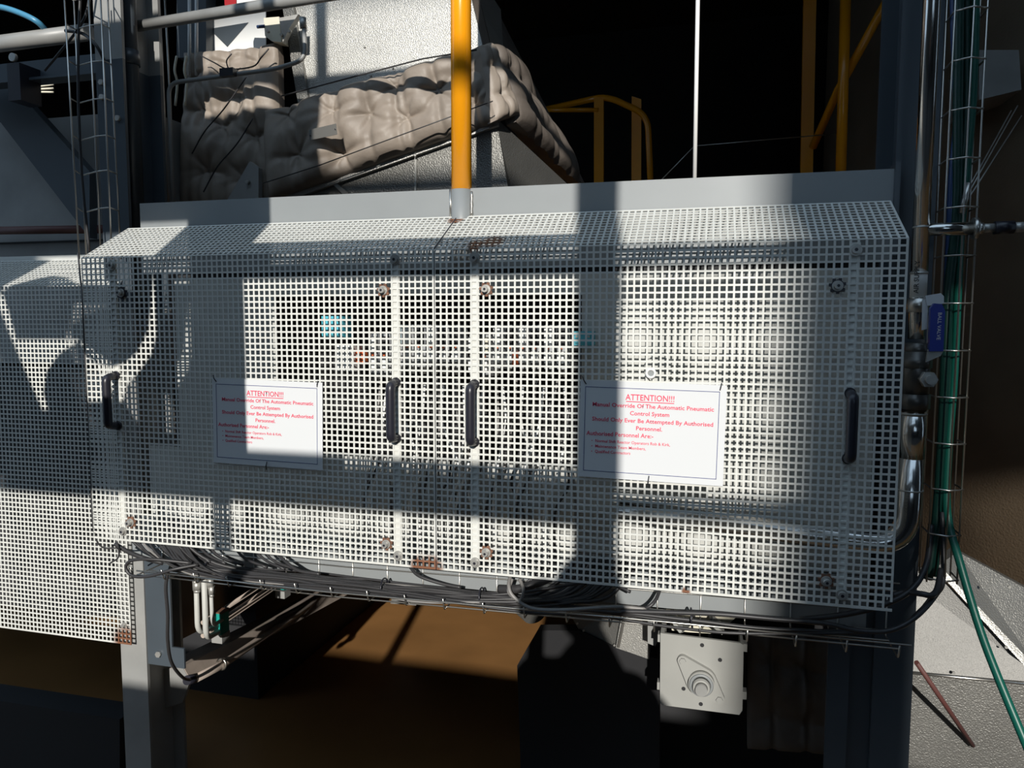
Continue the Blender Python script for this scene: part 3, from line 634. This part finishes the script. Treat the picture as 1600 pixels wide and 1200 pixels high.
a = at(1519, 361, .1).x; MB().cyl((a, .1, z), (a + .009, .1, z), .0205, 20).cyl((a + .009, .1, z), (a + .018, .1, z), .011, 16).build('tee_flange', M['zinc'], t)
vt = MB().cyl((.986, .1, -.300), (.986, .1, -.215), .026, 24).cyl((.986, .1, -.225), (.986, .1, -.198), .0215, 24).cyl((.986, .1, -.330), (.986, .1, -.300), .030, 6).cyl((.986, .1, -.248), (.986, .1, -.226), .030, 6)
vt.build('valve_body', M['darksteel'], t)
MB().cyl((1.0, .08, -.268), (1.0, .055, -.268), .016, 6).cyl((1.0, .055, -.268), (1.0, .045, -.268), .009, 12).build('valve_stem', M['dullsteel'], t)
MB().cyl((.986, .1, -.43), (.986, .1, -.330), .0235, 28).build('reducer', M['steel'], t)
MB().tube(bend([(.986, .1, -.42), (.984, .1, -.615), (.80, .1, -.605)], .075, 10) + [Vector((.40, .105, -.575))], .0232, 24).build('lower_elbow', M['steel'], t)
MB().cyl((.986, .1, -.342), (.986, .1, -.338), .0245, 28).cyl((.986, .1, -.497), (.986, .1, -.494), .0245, 28).build('weld', M['dullsteel'], t)
t2 = thing('valve_lever', 'blue vinyl sleeved lever handle on the air pipe valve', 'handle', (1.0, .05, -.26))
hp = [at(1452, 549, .05), at(1474, 549, .05), at(1477, 486, .05), at(1472, 475, .05), at(1460, 474, .05), at(1454, 482, .05)]
MB().slab(hp, (0, .012, 0)).build('vinyl_sleeve', M['blueh'], t2)
MB().slab([at(1447, 566, .054), at(1470, 556, .054), at(1474, 548, .054), at(1450, 546, .054)], (0, .006, 0)).build('lever_arm', M['dullsteel'], t2)
text('BALL VALVE', .0095, at(1466, 488, .0492), M['white'], t2, at(1463, 540, .05) - at(1466, 488, .05), Vector((1, 0, .0)), 'LEFT', 0, width=.052, lift=-.0)
MB().slab([at(1446, 462, .07), at(1470, 458, .07), at(1475, 463, .07), at(1475, 474, .07), at(1448, 478, .07)], (0, .001, 0)).slab([at(1441, 468, .072), at(1450, 466, .072), at(1449, 514, .072), at(1440, 516, .072)], (0, .001, 0)).build('paper_tag', M['paper'], label='white printed tag folded around the pipe above the blue lever', cat='tag')
t = thing('hose_coupling', 'air hose coupling and hose leading off the right edge', 'coupling', at(1560, 362, .1))
a = at(1533, 361, .1); MB().cyl((a.x, .1, z), (a.x + .022, .1, z), .0085, 12).build('nipple', M['dullsteel'], t)
MB().cyl((a.x + .022, .1, z), (a.x + .055, .1, z), .0125, 16).build('quick_connector', M['black'], t)
MB().cyl((a.x + .055, .1, z), (a.x + .072, .1, z), .0105, 6).build('hose_nut', M['dullsteel'], t)
MB().tube([(a.x + .072, .1, z), (a.x + .16, .1, z - .002), (a.x + .4, .12, z - .05)], .0075, 12).build('hose', M['cable'], t)

# vertical wire basket at right with hoses
t = thing('wire_basket_tray', 'vertical wire basket tray with green hoses right of the air pipe', 'tray', (1.07, .16, -.7))
for (x, Y) in ((1.038, .15), (1.067, .135), (1.095, .15), (1.038, .205), (1.067, .215), (1.098, .205)):
    MB().tube([(x, Y, -.70), (x, Y, 1.0)], .0019, 8).build('rail_wire', M['zinc'], t)
for i in range(19):
    zz = .932 - i * .0955 + .0
    if zz < -.70: break
    MB().tube([(1.098, .205, zz), (1.097, .15, zz), (1.067, .134, zz), (1.038, .15, zz), (1.038, .205, zz)], .0019, 6).build('cross_wire', M['zinc'], t)
hs = [('green', .0095, [(1499, -40, .18), (1497, 150, .18), (1494, 330, .185), (1480, 480, .18), (1474, 640, .18), (1464, 800, .18), (1450, 905, .17)], 'thick green hose inside the right wire basket tray'),
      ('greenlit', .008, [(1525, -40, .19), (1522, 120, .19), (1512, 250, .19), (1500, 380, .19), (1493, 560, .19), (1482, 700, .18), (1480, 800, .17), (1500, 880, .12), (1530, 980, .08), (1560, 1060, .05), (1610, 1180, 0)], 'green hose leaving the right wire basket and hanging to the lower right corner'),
      ('green', .007, [(1511, -40, .19), (1508, 200, .19), (1490, 330, .19), (1484, 460, .19), (1478, 700, .19), (1460, 900, .19)], 'thinner green hose between the thick hoses at right'),
      ('navyhose', .008, [(1490, -40, .19), (1492, 60, .19), (1496, 180, .19), (1488, 280, .19), (1482, 420, .19), (1474, 560, .2)], 'dark blue hose inside the right wire basket tray')]
for k, r, ps, lab in hs: MB().tube(smooth([at(*p) for p in ps], 8), r, 12).build('hose', M[k], label=lab, cat='hose')
for i, (sx, ex) in enumerate(((1590, 1504), (1580, 1500), (1596, 1508))):
    MB().tube([at(sx, 165 + 8 * i, .9), at(ex, 318, .4)], .0018, 6).build('guy_wire', M['dullsteel'], label='%s thin guy wire slanting beside the right wire basket' % ['middle', 'upper', 'lower'][i], cat='wire', group='guy wires at right')
w = at(1507, 310, .16); MB().tube([w + Vector((.006, 0, .03)), w + Vector((-.004, 0, -.03))], .006, 8).build('wire_clamp', M['zinc'], label='small metal clamp where the guy wires meet the right basket', cat='clamp')

# far right tank, grey panel and aluminium hopper
t = thing('storage_tank', 'large dark tank with brown sheen at the right edge', 'tank', (3.2, 3.0, -1.75))
MB().cyl((3.2, 3.0, -1.75), (3.2, 3.0, 3.2), 2.0, 96).build('shell', M['tank'], t)
MB().slab([at(1530, 78, 1.55), at(1592, 78, 1.55), at(1596, 140, 1.55), at(1530, 156, 1.55)], (0, .35, 0)).build('access_panel', M['lightcol'], t, label='grey rectangular access panel')
t = thing('clad_hopper', 'embossed aluminium clad hopper in the lower right corner', 'hopper', at(1500, 1050, .7))
A = [at(1405, 870, .95), at(1480, 870, .95), at(1700, 1125, .55), at(1700, 1030, .55)]
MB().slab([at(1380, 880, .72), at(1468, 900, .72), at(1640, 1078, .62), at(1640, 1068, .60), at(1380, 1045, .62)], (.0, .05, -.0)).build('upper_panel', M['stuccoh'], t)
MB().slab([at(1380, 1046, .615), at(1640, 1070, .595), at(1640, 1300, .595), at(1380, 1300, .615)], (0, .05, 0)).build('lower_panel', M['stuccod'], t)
MB().slab([at(1465, 885, .72), at(1496, 862, .78), at(1660, 950, .78), at(1660, 1100, .64)], (0, .05, 0)).build('side_panel', M['stuccod'], t)
MB().slab([at(1468, 896, .705), at(1476, 892, .705), at(1650, 1076, .59), at(1650, 1094, .585)], (0, .01, 0)).build('edge_strip', M['stucco'], t)
MB().tube([at(1380, 1047, .605), at(1640, 1072, .585)], .004, 8).build('seam_bead', M['zinc'], t)
screws(((1490, 1051), (1572, 1011), (1577, 917)), .60, t, r=.004)
MB().tube([at(1432, 1035, .41), at(1520, 1165, .59)], .006, 8).build('strut', M['maroon'], label='thin brown strut in front of the lower right hopper', cat='strut')

# ================================================================== cable tray under the covers
t = thing('wire_basket_tray', 'horizontal wire basket tray full of black cables under the perforated covers', 'tray', (0, .09, -.83))
for (Y, zz, xa, xb) in ((.03, -.798, -.84, .985), (.055, -.818, -.86, .97), (.10, -.821, -.86, .96), (.145, -.818, -.86, .95), (.148, -.775, -.88, .90)):
    MB().tube([(xa, Y, zz - .006), (-.3, Y, zz - .010), (.5, Y, zz + .002), (xb, Y, zz + .006)], .0021, 8).build('rail_wire', M['zinc'], t)
for i in range(20):
    x = -.86 + i * .096
    MB().tube(bend([(x, .03, -.795), (x, .04, -.825), (x, .148, -.825), (x, .149, -.735)], .006, 3), .0018, 6).build('cross_wire', M['zinc'], t)
for (Y, zz) in ((.03, -.705), (.03, -.722)):
    MB().tube([(.80, Y + .11, zz), (.985, Y + .11, zz)], .0019, 6).build('rail_wire', M['zinc'], t)
random.seed(11)
nc = 28
for i in range(nc):
    xa = random.uniform(-.93, -.74) if i % 3 else -.80 + random.uniform(-.05, .02)
    xb = random.choice([.1, .2, .27, .27, .3]) + random.uniform(-.06, .05) if i > 3 else .95
    pts = [Vector((xa - .02, .12 + random.uniform(-.02, .02), -.70 + random.uniform(0, .02))), Vector((xa + .02, .09, -.745)), Vector((xa + .10, .07 + random.uniform(-.02, .03), -.79))]
    x = xa + .22; ly = random.uniform(.05, .135); lz = random.uniform(-.818, -.802)
    while x < xb - .12:
        thin = 1 if x < .1 else .55
        pts.append(Vector((x, ly + random.uniform(-.008, .008), -.817 + (lz + .817) * thin + random.uniform(-.004, .004)))); x += .16
    pts += [Vector((xb, .10, -.795)), Vector((xb + .07, .13, -.76)), Vector((xb + .11, .14, -.70))]
    r = random.choice([.0034, .004, .0048, .003])
    MB().tube(smooth(pts, 5), r, 8).build('cable', M['greycable'] if i % 9 == 4 else M['cable'], cat='cable',
        label='grey cable in the bundle under the covers' if i % 9 == 4 else 'black cable in the bundle under the covers', group='grey cables in the horizontal tray' if i % 9 == 4 else 'black cables in the horizontal tray')
for i in range(7):                                # risers from the tray up behind the left cover
    x = -.86 + i * .055 + random.uniform(-.02, .02)
    MB().tube(smooth([(x, .14, -.66), (x + .01, .12, -.715), (x + .05 + .01 * (i % 3), .10, -.765), (x + .14, .09, -.785)], 5), .0036, 8).build('riser_cable', M['cable'], cat='cable', label='short black cable rising from the tray behind the left cover', group='short riser cables at the left end of the tray')
def loop(pts, r, m, lab, name='cable_loop'): return MB().tube(smooth([at(*p) for p in pts], 8), r, 10).build(name, M[m], label=lab, cat='cable')
loop([(300, 880, .06), (240, 874, .03), (205, 876, .02), (197, 888, .02), (208, 900, .02), (235, 900, .02), (270, 890, .03), (310, 882, .06)], .0042, 'cable', 'black cable loop hanging over the left end of the tray')
loop([(262, 893, .05), (259, 920, .05), (262, 960, .06), (262, 1000, .08), (268, 1035, .12), (285, 1058, .2), (300, 1063, .28)], .0045, 'cable', 'black cable hanging from the tray down to the conduit')
loop([(183, 846, .05), (186, 862, .05), (184, 872, .05), (172, 880, .05)], .0022, 'cable', 'thin black cable end at the left end of the tray')
loop([(180, 850, .06), (200, 862, .06), (225, 872, .06), (255, 880, .08)], .006, 'cable', 'thick black cable entering the left end of the tray')
loop([(798, 898, .06), (795, 915, .03), (802, 932, .02), (830, 950, .02), (880, 953, .02), (960, 948, .03), (1010, 952, .04)], .0042, 'greycable', 'grey cable looping below the tray near the middle')
loop([(812, 905, .05), (818, 922, .03), (812, 938, .03), (795, 925, .03), (800, 905, .05)], .004, 'greycable', 'small coil of grey cable near the middle of the tray')
loop([(820, 925, .03), (900, 912, .05), (940, 905, .08), (985, 925, .06)], .0036, 'cable', 'black cable crossing under the right cover')
loop([(1031, 922, .08), (1024, 938, .05), (1012, 949, .04), (990, 955, .05)], .004, 'cable', 'short black cable bending down from the right cover')
loop([(970, 955, .03), (1050, 957, .03), (1130, 960, .03), (1220, 968, .03), (1290, 974, .03), (1340, 985, .03), (1390, 985, .03), (1430, 965, .05), (1462, 930, .10), (1474, 900, .14), (1472, 800, .17)], .005, 'cable', 'long black cable curving from the tray up into the right basket')
loop([(1395, 930, .10), (1415, 925, .1), (1440, 928, .08), (1456, 930, .08), (1465, 918, .1), (1470, 890, .14)], .006, 'cable', 'second black cable looping into the foot of the right basket')
loop([(1250, 968, .08), (1320, 960, .08), (1380, 945, .08), (1425, 920, .10), (1448, 880, .14), (1455, 820, .17)], .006, 'cable', 'third black cable rising beside the right column')
loop([(640, 885, .1), (655, 900, .08), (690, 912, .08), (720, 918, .08)], .004, 'cable', 'black cable dropping into the tray below the seam')
loop([(436, 868, .1), (452, 882, .08), (468, 892, .07), (500, 897, .07)], .004, 'cable', 'black cable dropping into the tray below the left sign')
loop([(860, 902, .1), (835, 912, .06), (810, 920, .05), (780, 920, .06)], .010, 'cable', 'thick black cable dropping into the tray right of the seam')
for (x, y) in ((302, 878), (584, 912), (741, 922), (1080, 968)):
    w = at(x, y, .03); MB().ring((w.x, .09, -.806), (1, 0, .1), .022, .002, 20, 6).build('cable_strap', M['black'], label='black tie around the cable bundle, %s' % {302: 'left end', 584: 'left of the seam', 741: 'right of the seam', 1080: 'near the bearing plate'}[x], cat='cable tie')

# ================================================================== beneath: hoses, clamps, beams
t = thing('hydraulic_hose_set', 'pale grey bent steel tube with union, leftmost of three under the tray', 'tube', at(310, 960, .3))
def steeltube(pts, r, lab, fits, t=None):
    if t is None: t = thing('bent_tube', lab, 'tube', at(pts[1][0], pts[1][1], pts[1][2]), 'bent steel tubes under the left cover')
    MB().tube(bend([at(*p) for p in pts], .035, 5), r, 12).build('tube', M['backp'], t)
    for (x, y, Y) in fits: w = at(x, y, Y); MB().cyl(w + Vector((0, 0, -.012)), w + Vector((0, 0, .012)), r * 1.7, 6).cyl(w + Vector((0, 0, -.02)), w + Vector((0, 0, -.012)), r * 1.35, 12).build('union_nut', M['dullsteel'], t)
steeltube([(306, 875, .30), (309, 990, .30), (345, 975, .42)], .008, '', [(306, 900, .30), (308, 915, .30)], t)
t['category'] = 'tube'; t['group'] = 'bent steel tubes under the left cover'; t.name = 'bent_tube'
steeltube([(318, 875, .30), (322, 998, .30), (345, 985, .42)], .0085, 'pale grey bent steel tube, middle of three under the tray', [])
steeltube([(328, 875, .31), (332, 978, .31), (348, 968, .42)], .006, 'pale grey bent steel tube with union, rightmost of three under the tray', [(329, 910, .31), (331, 922, .31)])
pc = thing('pipe_clamp', 'green plastic pipe clamp nearer the left column', 'clamp', at(346, 985, .42), 'green pipe clamps')
a = at(346, 985, .42)
MB().box(a.x - .012, a.x + .014, a.y - .02, a.y + .02, a.z - .006, a.z + .062).build('clamp_body', M['teal'], pc)
MB().box(a.x - .015, a.x + .017, a.y - .02, a.y + .02, a.z + .062, a.z + .066).build('cap_plate', M['rust'], pc)
MB().box(a.x - .022, a.x + .016, a.y - .02, a.y + .02, a.z - .034, a.z - .006).build('weld_block', M['lightcol'], pc)
b_ = at(443, 918, .80); dup(pc, b_ - a, 'green plastic pipe clamp farther back along the beam')
D = (b_ - a)
for i, (dx, dz, lab) in enumerate(((-.018, .05, 'upper'), (-.004, .03, 'middle'), (-.02, .008, 'lower'))):
    s_ = a + Vector((dx, -.02, dz)); MB().tube([s_ - D * .12, s_ + D * 2.8], .0075, 10).build('hydraulic_pipe', M['dusty'], label='%s grey pipe held by the green clamps' % lab, cat='pipe', group='pipes held by the green clamps')
# beams that run away under the machine
t = thing('support_beam', 'grey channel beam running away from the left column', 'beam', at(290, 1060, .32))
p0, p1, p2 = at(243, 1050, .33), at(293, 1042, .33), at(300, 1068, .33); D2 = D.normalized() * 2.6
D2 = Vector((.12, 1, .0)).normalized() * 2.6
D2 = (at(560, 905, 1.6) - at(293, 1042, .33)) * 1.6
MB().slab([at(236, 1048, .33), at(286, 1041, .33), at(298, 1062, .33), at(240, 1075, .33)], D2).build('channel', M['dusty'], t)
MB().slab([at(238, 1048, .328), at(285, 1042, .328), at(297, 1064, .328), at(285, 1098, .328), at(238, 1112, .328)], (0, .012, 0)).build('end_plate', M['lightcol'], t)
t = thing('cable_conduit', 'grey conduit pipe with black end running beside the channel beam', 'conduit', at(305, 1060, .3))
MB().tube([at(306, 1060, .30), at(345, 1040, .42), at(530, 915, 1.5), at(600, 872, 2.2)], .0125, 16).build('tube', M['dusty'], t)
MB().tube([at(292, 1063, .26), at(308, 1059, .31)], .014, 14).build('end_gland', M['black'], t)
w = at(346, 1038, .42); MB().ring(w, D2, .016, .004, 20, 8).build('hose_clamp', M['zinc'], t)
t = thing('side_sheet', 'dark reflective steel sheet under the left cover beside the column', 'panel', at(300, 960, .5))
MB().slab([at(238, 880, .36), at(238, 1022, .36), at(470, 905, 2.0), at(470, 860, 2.0)], (-.01, .002, 0)).build('sheet', M['column'], t)
MB().slab([at(228, 985, .30), at(262, 1018, .30), at(258, 1030, .30), at(228, 1022, .30)], (0, .03, 0)).build('foot_flange', M['maroon'], t)
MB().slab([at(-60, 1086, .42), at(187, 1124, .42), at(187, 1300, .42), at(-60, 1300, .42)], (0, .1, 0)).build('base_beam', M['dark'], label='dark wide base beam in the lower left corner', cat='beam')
t = thing('foot_bracket', 'pale angle bracket standing at the back of the orange floor', 'bracket', at(632, 932, 1.9))
MB().slab([at(622, 905, 1.9), at(642, 905, 1.9), at(640, 938, 1.9), at(616, 936, 1.9)], (0, .05, 0)).build('upright', M['lightcol'], t)
MB().slab([at(612, 936, 1.9), at(652, 940, 1.88), at(650, 946, 1.86), at(610, 943, 1.86)], (0, .12, 0)).build('base', M['lightcol'], t)

# bearing unit
t = thing('bearing_plate', 'square grey end plate with two-bolt flanged bearing under the right cover', 'plate', at(1097, 1110, .36))
Yb = .36
def cyb(x, y, r, y0, y1, n=28, r2=None):
    w = at(x, y, Yb); return MB().cyl((w.x, y0, w.z), (w.x, y1, w.z), r, n, r2)
MB().slab([at(1038, 990, Yb), at(1157, 1005, Yb), at(1155, 1117, Yb), at(1036, 1102, Yb)], (0, .008, 0)).build('face_plate', M['plate2'], t)
MB().slab([at(1032, 989, Yb), at(1038, 990, Yb), at(1036, 1102, Yb), at(1031, 1098, Yb)], (0, .12, 0)).build('side_flange', M['plate2'], t)
MB().slab([at(1157, 1005, Yb), at(1162, 1008, Yb), at(1160, 1110, Yb), at(1155, 1117, Yb)], (0, .12, 0)).build('side_flange', M['plate2'], t)
for (x, y) in ((1097, 1008), (1125, 1031), (1068, 1076), (1095, 1100)): cyb(x, y, .0052, Yb - .001, Yb + .002, 14).build('bolt_hole', M['dark'], t)
for (x, y) in ((1031, 1000), (1164, 1015), (1030, 1075), (1163, 1090)):
    w = at(x, y, Yb); MB().box(w.x - .006, w.x + .006, Yb + .01, Yb + .035, w.z - .010, w.z + .010).build('side_bolt', M['plate2'], t)
w = at(1096, 1062, Yb); c1 = at(1067, 1029, Yb); c2 = at(1124, 1089, Yb)
def hull(cs, n=40):                                # outline around circles (xz)
    pts = []
    for k in range(n):
        a = 2 * math.pi * k / n; d = (math.cos(a), math.sin(a)); best = max(cs, key=lambda c: c[0] * d[0] + c[1] * d[1] + c[2]); pts.append((best[0] + d[0] * best[2], best[1] + d[1] * best[2]))
    return pts
hu = hull([(c1.x, c1.z, .013), (c2.x, c2.z, .013), (w.x, w.z, .038)])
fl = MB().slab([(x, Yb - .014, z_) for x, z_ in hu], (0, .014, 0)).build('bearing_flange', M['plate2'], t)
MB().cyl((w.x, Yb - .030, w.z), (w.x, Yb - .014, w.z), .032, 32, ).build('bearing_housing', M['plate2'], fl)
MB().ring((w.x, Yb - .031, w.z), (0, 1, 0), .026, .004, 32, 8).build('bearing_ring', M['plate'], fl)
MB().cyl((w.x, Yb - .046, w.z), (w.x, Yb - .030, w.z), .0215, 28).build('collar', M['plate2'], fl)
MB().ring((w.x, Yb - .046, w.z), (0, 1, 0), .018, .0035, 28, 8).build('locking_ring', M['plate2'], fl)
MB().cyl((w.x, Yb - .062, w.z), (w.x, Yb - .040, w.z), .0145, 24).build('shaft', M['lightcol'], t)
for c in (c1, c2): MB().cyl((c.x, Yb - .020, c.z), (c.x, Yb - .014, c.z), .0085, 6).build('flange_bolt', M['plate2'], fl)
# gearbox fan shape above and trough behind
t = thing('screw_conveyor_end', 'pale ribbed conveyor end housing above the bearing plate', 'housing', at(1090, 985, .55))
for (a1, b1) in (((1046, 968), (1062, 990)), ((1062, 992), (1082, 975)), ((1128, 992), (1108, 975))):
    MB().slab([at(a1[0], a1[1], .47), at(a1[0] + 4, a1[1] - 3, .47), at(b1[0] + 4, b1[1] - 3, .47), at(b1[0], b1[1], .47)], (0, .06, 0)).build('rib', M['plate2'], t)
MB().slab([at(1040, 955, .55), at(1150, 965, .55), at(1128, 984, .55), at(1110, 990, .55), at(1078, 988, .55), at(1050, 985, .55)], (0, .2, 0)).build('end_cap', M['cream'], t)
MB().slab([at(1012, 950, .52), at(1038, 952, .52), at(1036, 985, .52), at(1024, 1010, .52), at(1012, 1005, .52)], (0, .1, 0)).build('bracket', M['lightcol'], t)
MB().cyl(at(1095, 1052, .40), at(1110, 1040, 1.2), .07, 32).build('trough_tube', M['dark'], t)
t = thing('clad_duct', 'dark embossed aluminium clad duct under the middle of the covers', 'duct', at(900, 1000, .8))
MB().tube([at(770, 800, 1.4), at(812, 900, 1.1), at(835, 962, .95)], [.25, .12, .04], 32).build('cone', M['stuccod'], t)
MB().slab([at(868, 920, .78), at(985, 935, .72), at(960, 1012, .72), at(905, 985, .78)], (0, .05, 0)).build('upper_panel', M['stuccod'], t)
MB().slab([at(976, 935, .68), at(1012, 940, .66), at(1014, 1030, .66), at(962, 1012, .68)], (0, .05, 0)).build('lit_panel', M['stucco'], t, label='bright embossed strip')  # brighter metal paints this strip as sunlit
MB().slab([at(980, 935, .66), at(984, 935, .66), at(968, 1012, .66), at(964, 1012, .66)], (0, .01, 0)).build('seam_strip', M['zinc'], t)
MB().slab([at(905, 985, .77), at(962, 1012, .71), at(1030, 1030, .66), at(1030, 1240, .66), at(815, 1240, .9), at(808, 1040, .9), at(840, 985, .85)], (0, .05, 0)).build('lower_panel', M['dark'], t)  # near-black colour stands in for shade on the lower duct
screws(((902, 974), (912, 985), (960, 1008)), .70, t)
t = thing('quilted_cover', 'dark quilted cover right of the bearing plate under the right cover', 'jacket', at(1230, 1060, .6))
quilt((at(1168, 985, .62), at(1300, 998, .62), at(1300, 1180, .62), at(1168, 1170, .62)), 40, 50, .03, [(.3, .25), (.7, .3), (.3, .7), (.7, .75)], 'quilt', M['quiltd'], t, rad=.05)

MB().box(.30, 1.0, .95, 1.6, -1.75, -.85).build('machine_skirt', M['dark'], label='added black box behind the bearing plate', cat='panel')  # black box added to hide the sunlit floor behind the bearing
MB().box(-3.5, 1.05, .47, 3.2, -.84, -.80).build('skylight_blocker', M['dark'], label='added dark light-blocking plate above the orange floor', cat='panel')  # plate added to keep skylight off the floor below
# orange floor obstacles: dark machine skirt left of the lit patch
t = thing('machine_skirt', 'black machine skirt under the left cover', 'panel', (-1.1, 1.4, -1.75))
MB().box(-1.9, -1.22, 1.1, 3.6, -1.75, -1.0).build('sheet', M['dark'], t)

# ================================================================== the photographer (throws the rounded shadow low on the covers)
def person(x, y):
    t = thing('person', 'person in navy workwear standing, holding a camera up in front of the face', 'person', (x, y, -1.75))
    H = .045                                        # top of head, from the covers' bend
    J = {'pelvis': (x, y - .02, -.86), 'waist': (x, y - .02, -.68), 'chest': (x, y - .01, -.44), 'neckb': (x, y, -.26), 'neck': (x, y + .01, -.19)}
    names = list(J); V = [J[n] for n in names]; R = [(.15, .11), (.14, .105), (.165, .115), (.075, .07), (.055, .055)]; E = [(0, 1), (1, 2), (2, 3), (3, 4)]
    def chain(start, pts):
        i = start
        for p_, r in pts: V.append(p_); R.append(r); E.append((i, len(V) - 1)); i = len(V) - 1
        return i
    for s in (-1, 1):
        chain(2, [((x + s * .18, y, -.31), (.065, .065)), ((x + s * .24, y + .07, -.55), (.05, .05)), ((x + s * .20, y + .16, -.58), (.044, .044)), ((x - .09 + s * .10, y + .225, -.25), (.032, .03)), ((x - .095 + s * .08, y + .24, -.20), (.026, .022))])
        chain(0, [((x + s * .09, y - .02, -.93), (.095, .095)), ((x + s * .11, y, -1.30), (.062, .062)), ((x + s * .12, y - .02, -1.64), (.042, .045)), ((x + s * .12, y + .03, -1.71), (.04, .035)), ((x + s * .13, y + .13, -1.72), (.035, .025))])
    me = bpy.data.meshes.new('body'); o_ = worldloc(t)
    me.from_pydata([Vector(v) - o_ for v in V], E, []); b = bpy.data.objects.new('body', me); C.objects.link(b); b.parent = t
    sk = b.modifiers.new('skin', 'SKIN'); sub = b.modifiers.new('sub', 'SUBSURF'); sub.levels = 2; sub.render_levels = 2
    for i, r in enumerate(R): me.skin_vertices[0].data[i].radius = r
    me.skin_vertices[0].data[0].use_root = True; me.materials.append(M['cloth']); sk.use_smooth_shade = True
    hd = MB(); n1, n2 = 20, 24; vs = []
    for i in range(n1 + 1):
        a = math.pi * i / n1
        for j in range(n2):
            b2 = 2 * math.pi * j / n2; rx, ry, rz = .076, .096, .118
            px, py_, pz = rx * math.sin(a) * math.cos(b2), ry * math.sin(a) * math.sin(b2), rz * math.cos(a)
            if pz < -.02: px *= 1 + (pz + .02) * 2.6; py_ *= 1 + (pz + .02) * 1.2
            if abs(px) < .018 and py_ > .05 and -.03 < pz < .02: py_ += .016
            vs.append((x + px, y + .02 + py_, H - .118 + pz))
    hd.add(vs, [[i * n2 + j, i * n2 + (j + 1) % n2, (i + 1) * n2 + (j + 1) % n2, (i + 1) * n2 + j] for i in range(n1) for j in range(n2)], True)
    h = hd.build('head', M['skin'], t)
    hr = MB(); hr.add([(x + (v[0] - x) * 1.08, y + .012 + (v[1] - y - .02) * 1.08, H - .118 + (v[2] - H + .118) * 1.06) for v in vs if v[2] > H - .118 + .02 or v[1] < y - .01], [])
    vs2 = []; fs2 = []
    for i in range(n1 + 1):
        for j in range(n2):
            v = vs[i * n2 + j]; vs2.append((x + (v[0] - x) * 1.09, y + .008 + (v[1] - y - .02) * 1.08, H - .118 + (v[2] - H + .118) * 1.07))
    for i in range(n1):
        for j in range(n2):
            c = vs[i * n2 + j]
            if c[2] > H - .062 or (c[1] < y - .0 and c[2] > H - .19): fs2.append([i * n2 + j, i * n2 + (j + 1) % n2, (i + 1) * n2 + (j + 1) % n2, (i + 1) * n2 + j])
    MB().add(vs2, fs2, True).build('hair', M['hair'], h)
    for s in (-1, 1):
        MB().ring((x + s * .078, y + .015, H - .12), (1, 0, .0), .018, .006, 16, 6).build('ear', M['skin'], h)
        MB().cyl((x + s * .03, y + .106, H - .108), (x + s * .03, y + .113, H - .108), .010, 12).build('eye', M['white'], h)
        hp_ = Vector((x - .098 + s * .072, y + .25, -.165))
        MB().tube([hp_ + Vector((0, -.02, -.03)), hp_ + Vector((0, 0, 0)), hp_ + Vector((-s * .004, .01, .04))], [.026, .034, .026], 12).build('palm', M['skin'], t)
        for f in range(4):
            q0 = hp_ + Vector((0, .018 - f * .004, .036 - f * .019)); ln = (.9, 1, .95, .75)[f]
            MB().tube(smooth([q0, q0 + Vector((-s * .018 * ln, .022, .004)), q0 + Vector((-s * .045 * ln, .020, .003)), q0 + Vector((-s * .058 * ln, .010, .001))], 4), .0082, 8).build('finger', M['skin'], t)
        MB().tube(smooth([hp_ + Vector((0, -.02, -.015)), hp_ + Vector((-s * .025, -.026, -.005)), hp_ + Vector((-s * .045, -.020, .004))], 4), .0095, 8).build('thumb', M['skin'], t)
    MB().tube([(x - .022, y + .104, H - .175), (x, y + .110, H - .178), (x + .022, y + .104, H - .175)], .004, 6).build('mouth', M['redp'], h)
    c = MB().box(x - .148, x - .048, y + .235, y + .262, -.188, -.128).build('compact_camera', M['black'], label='black compact camera held up by the person', cat='camera')
person(.68, -1.87)
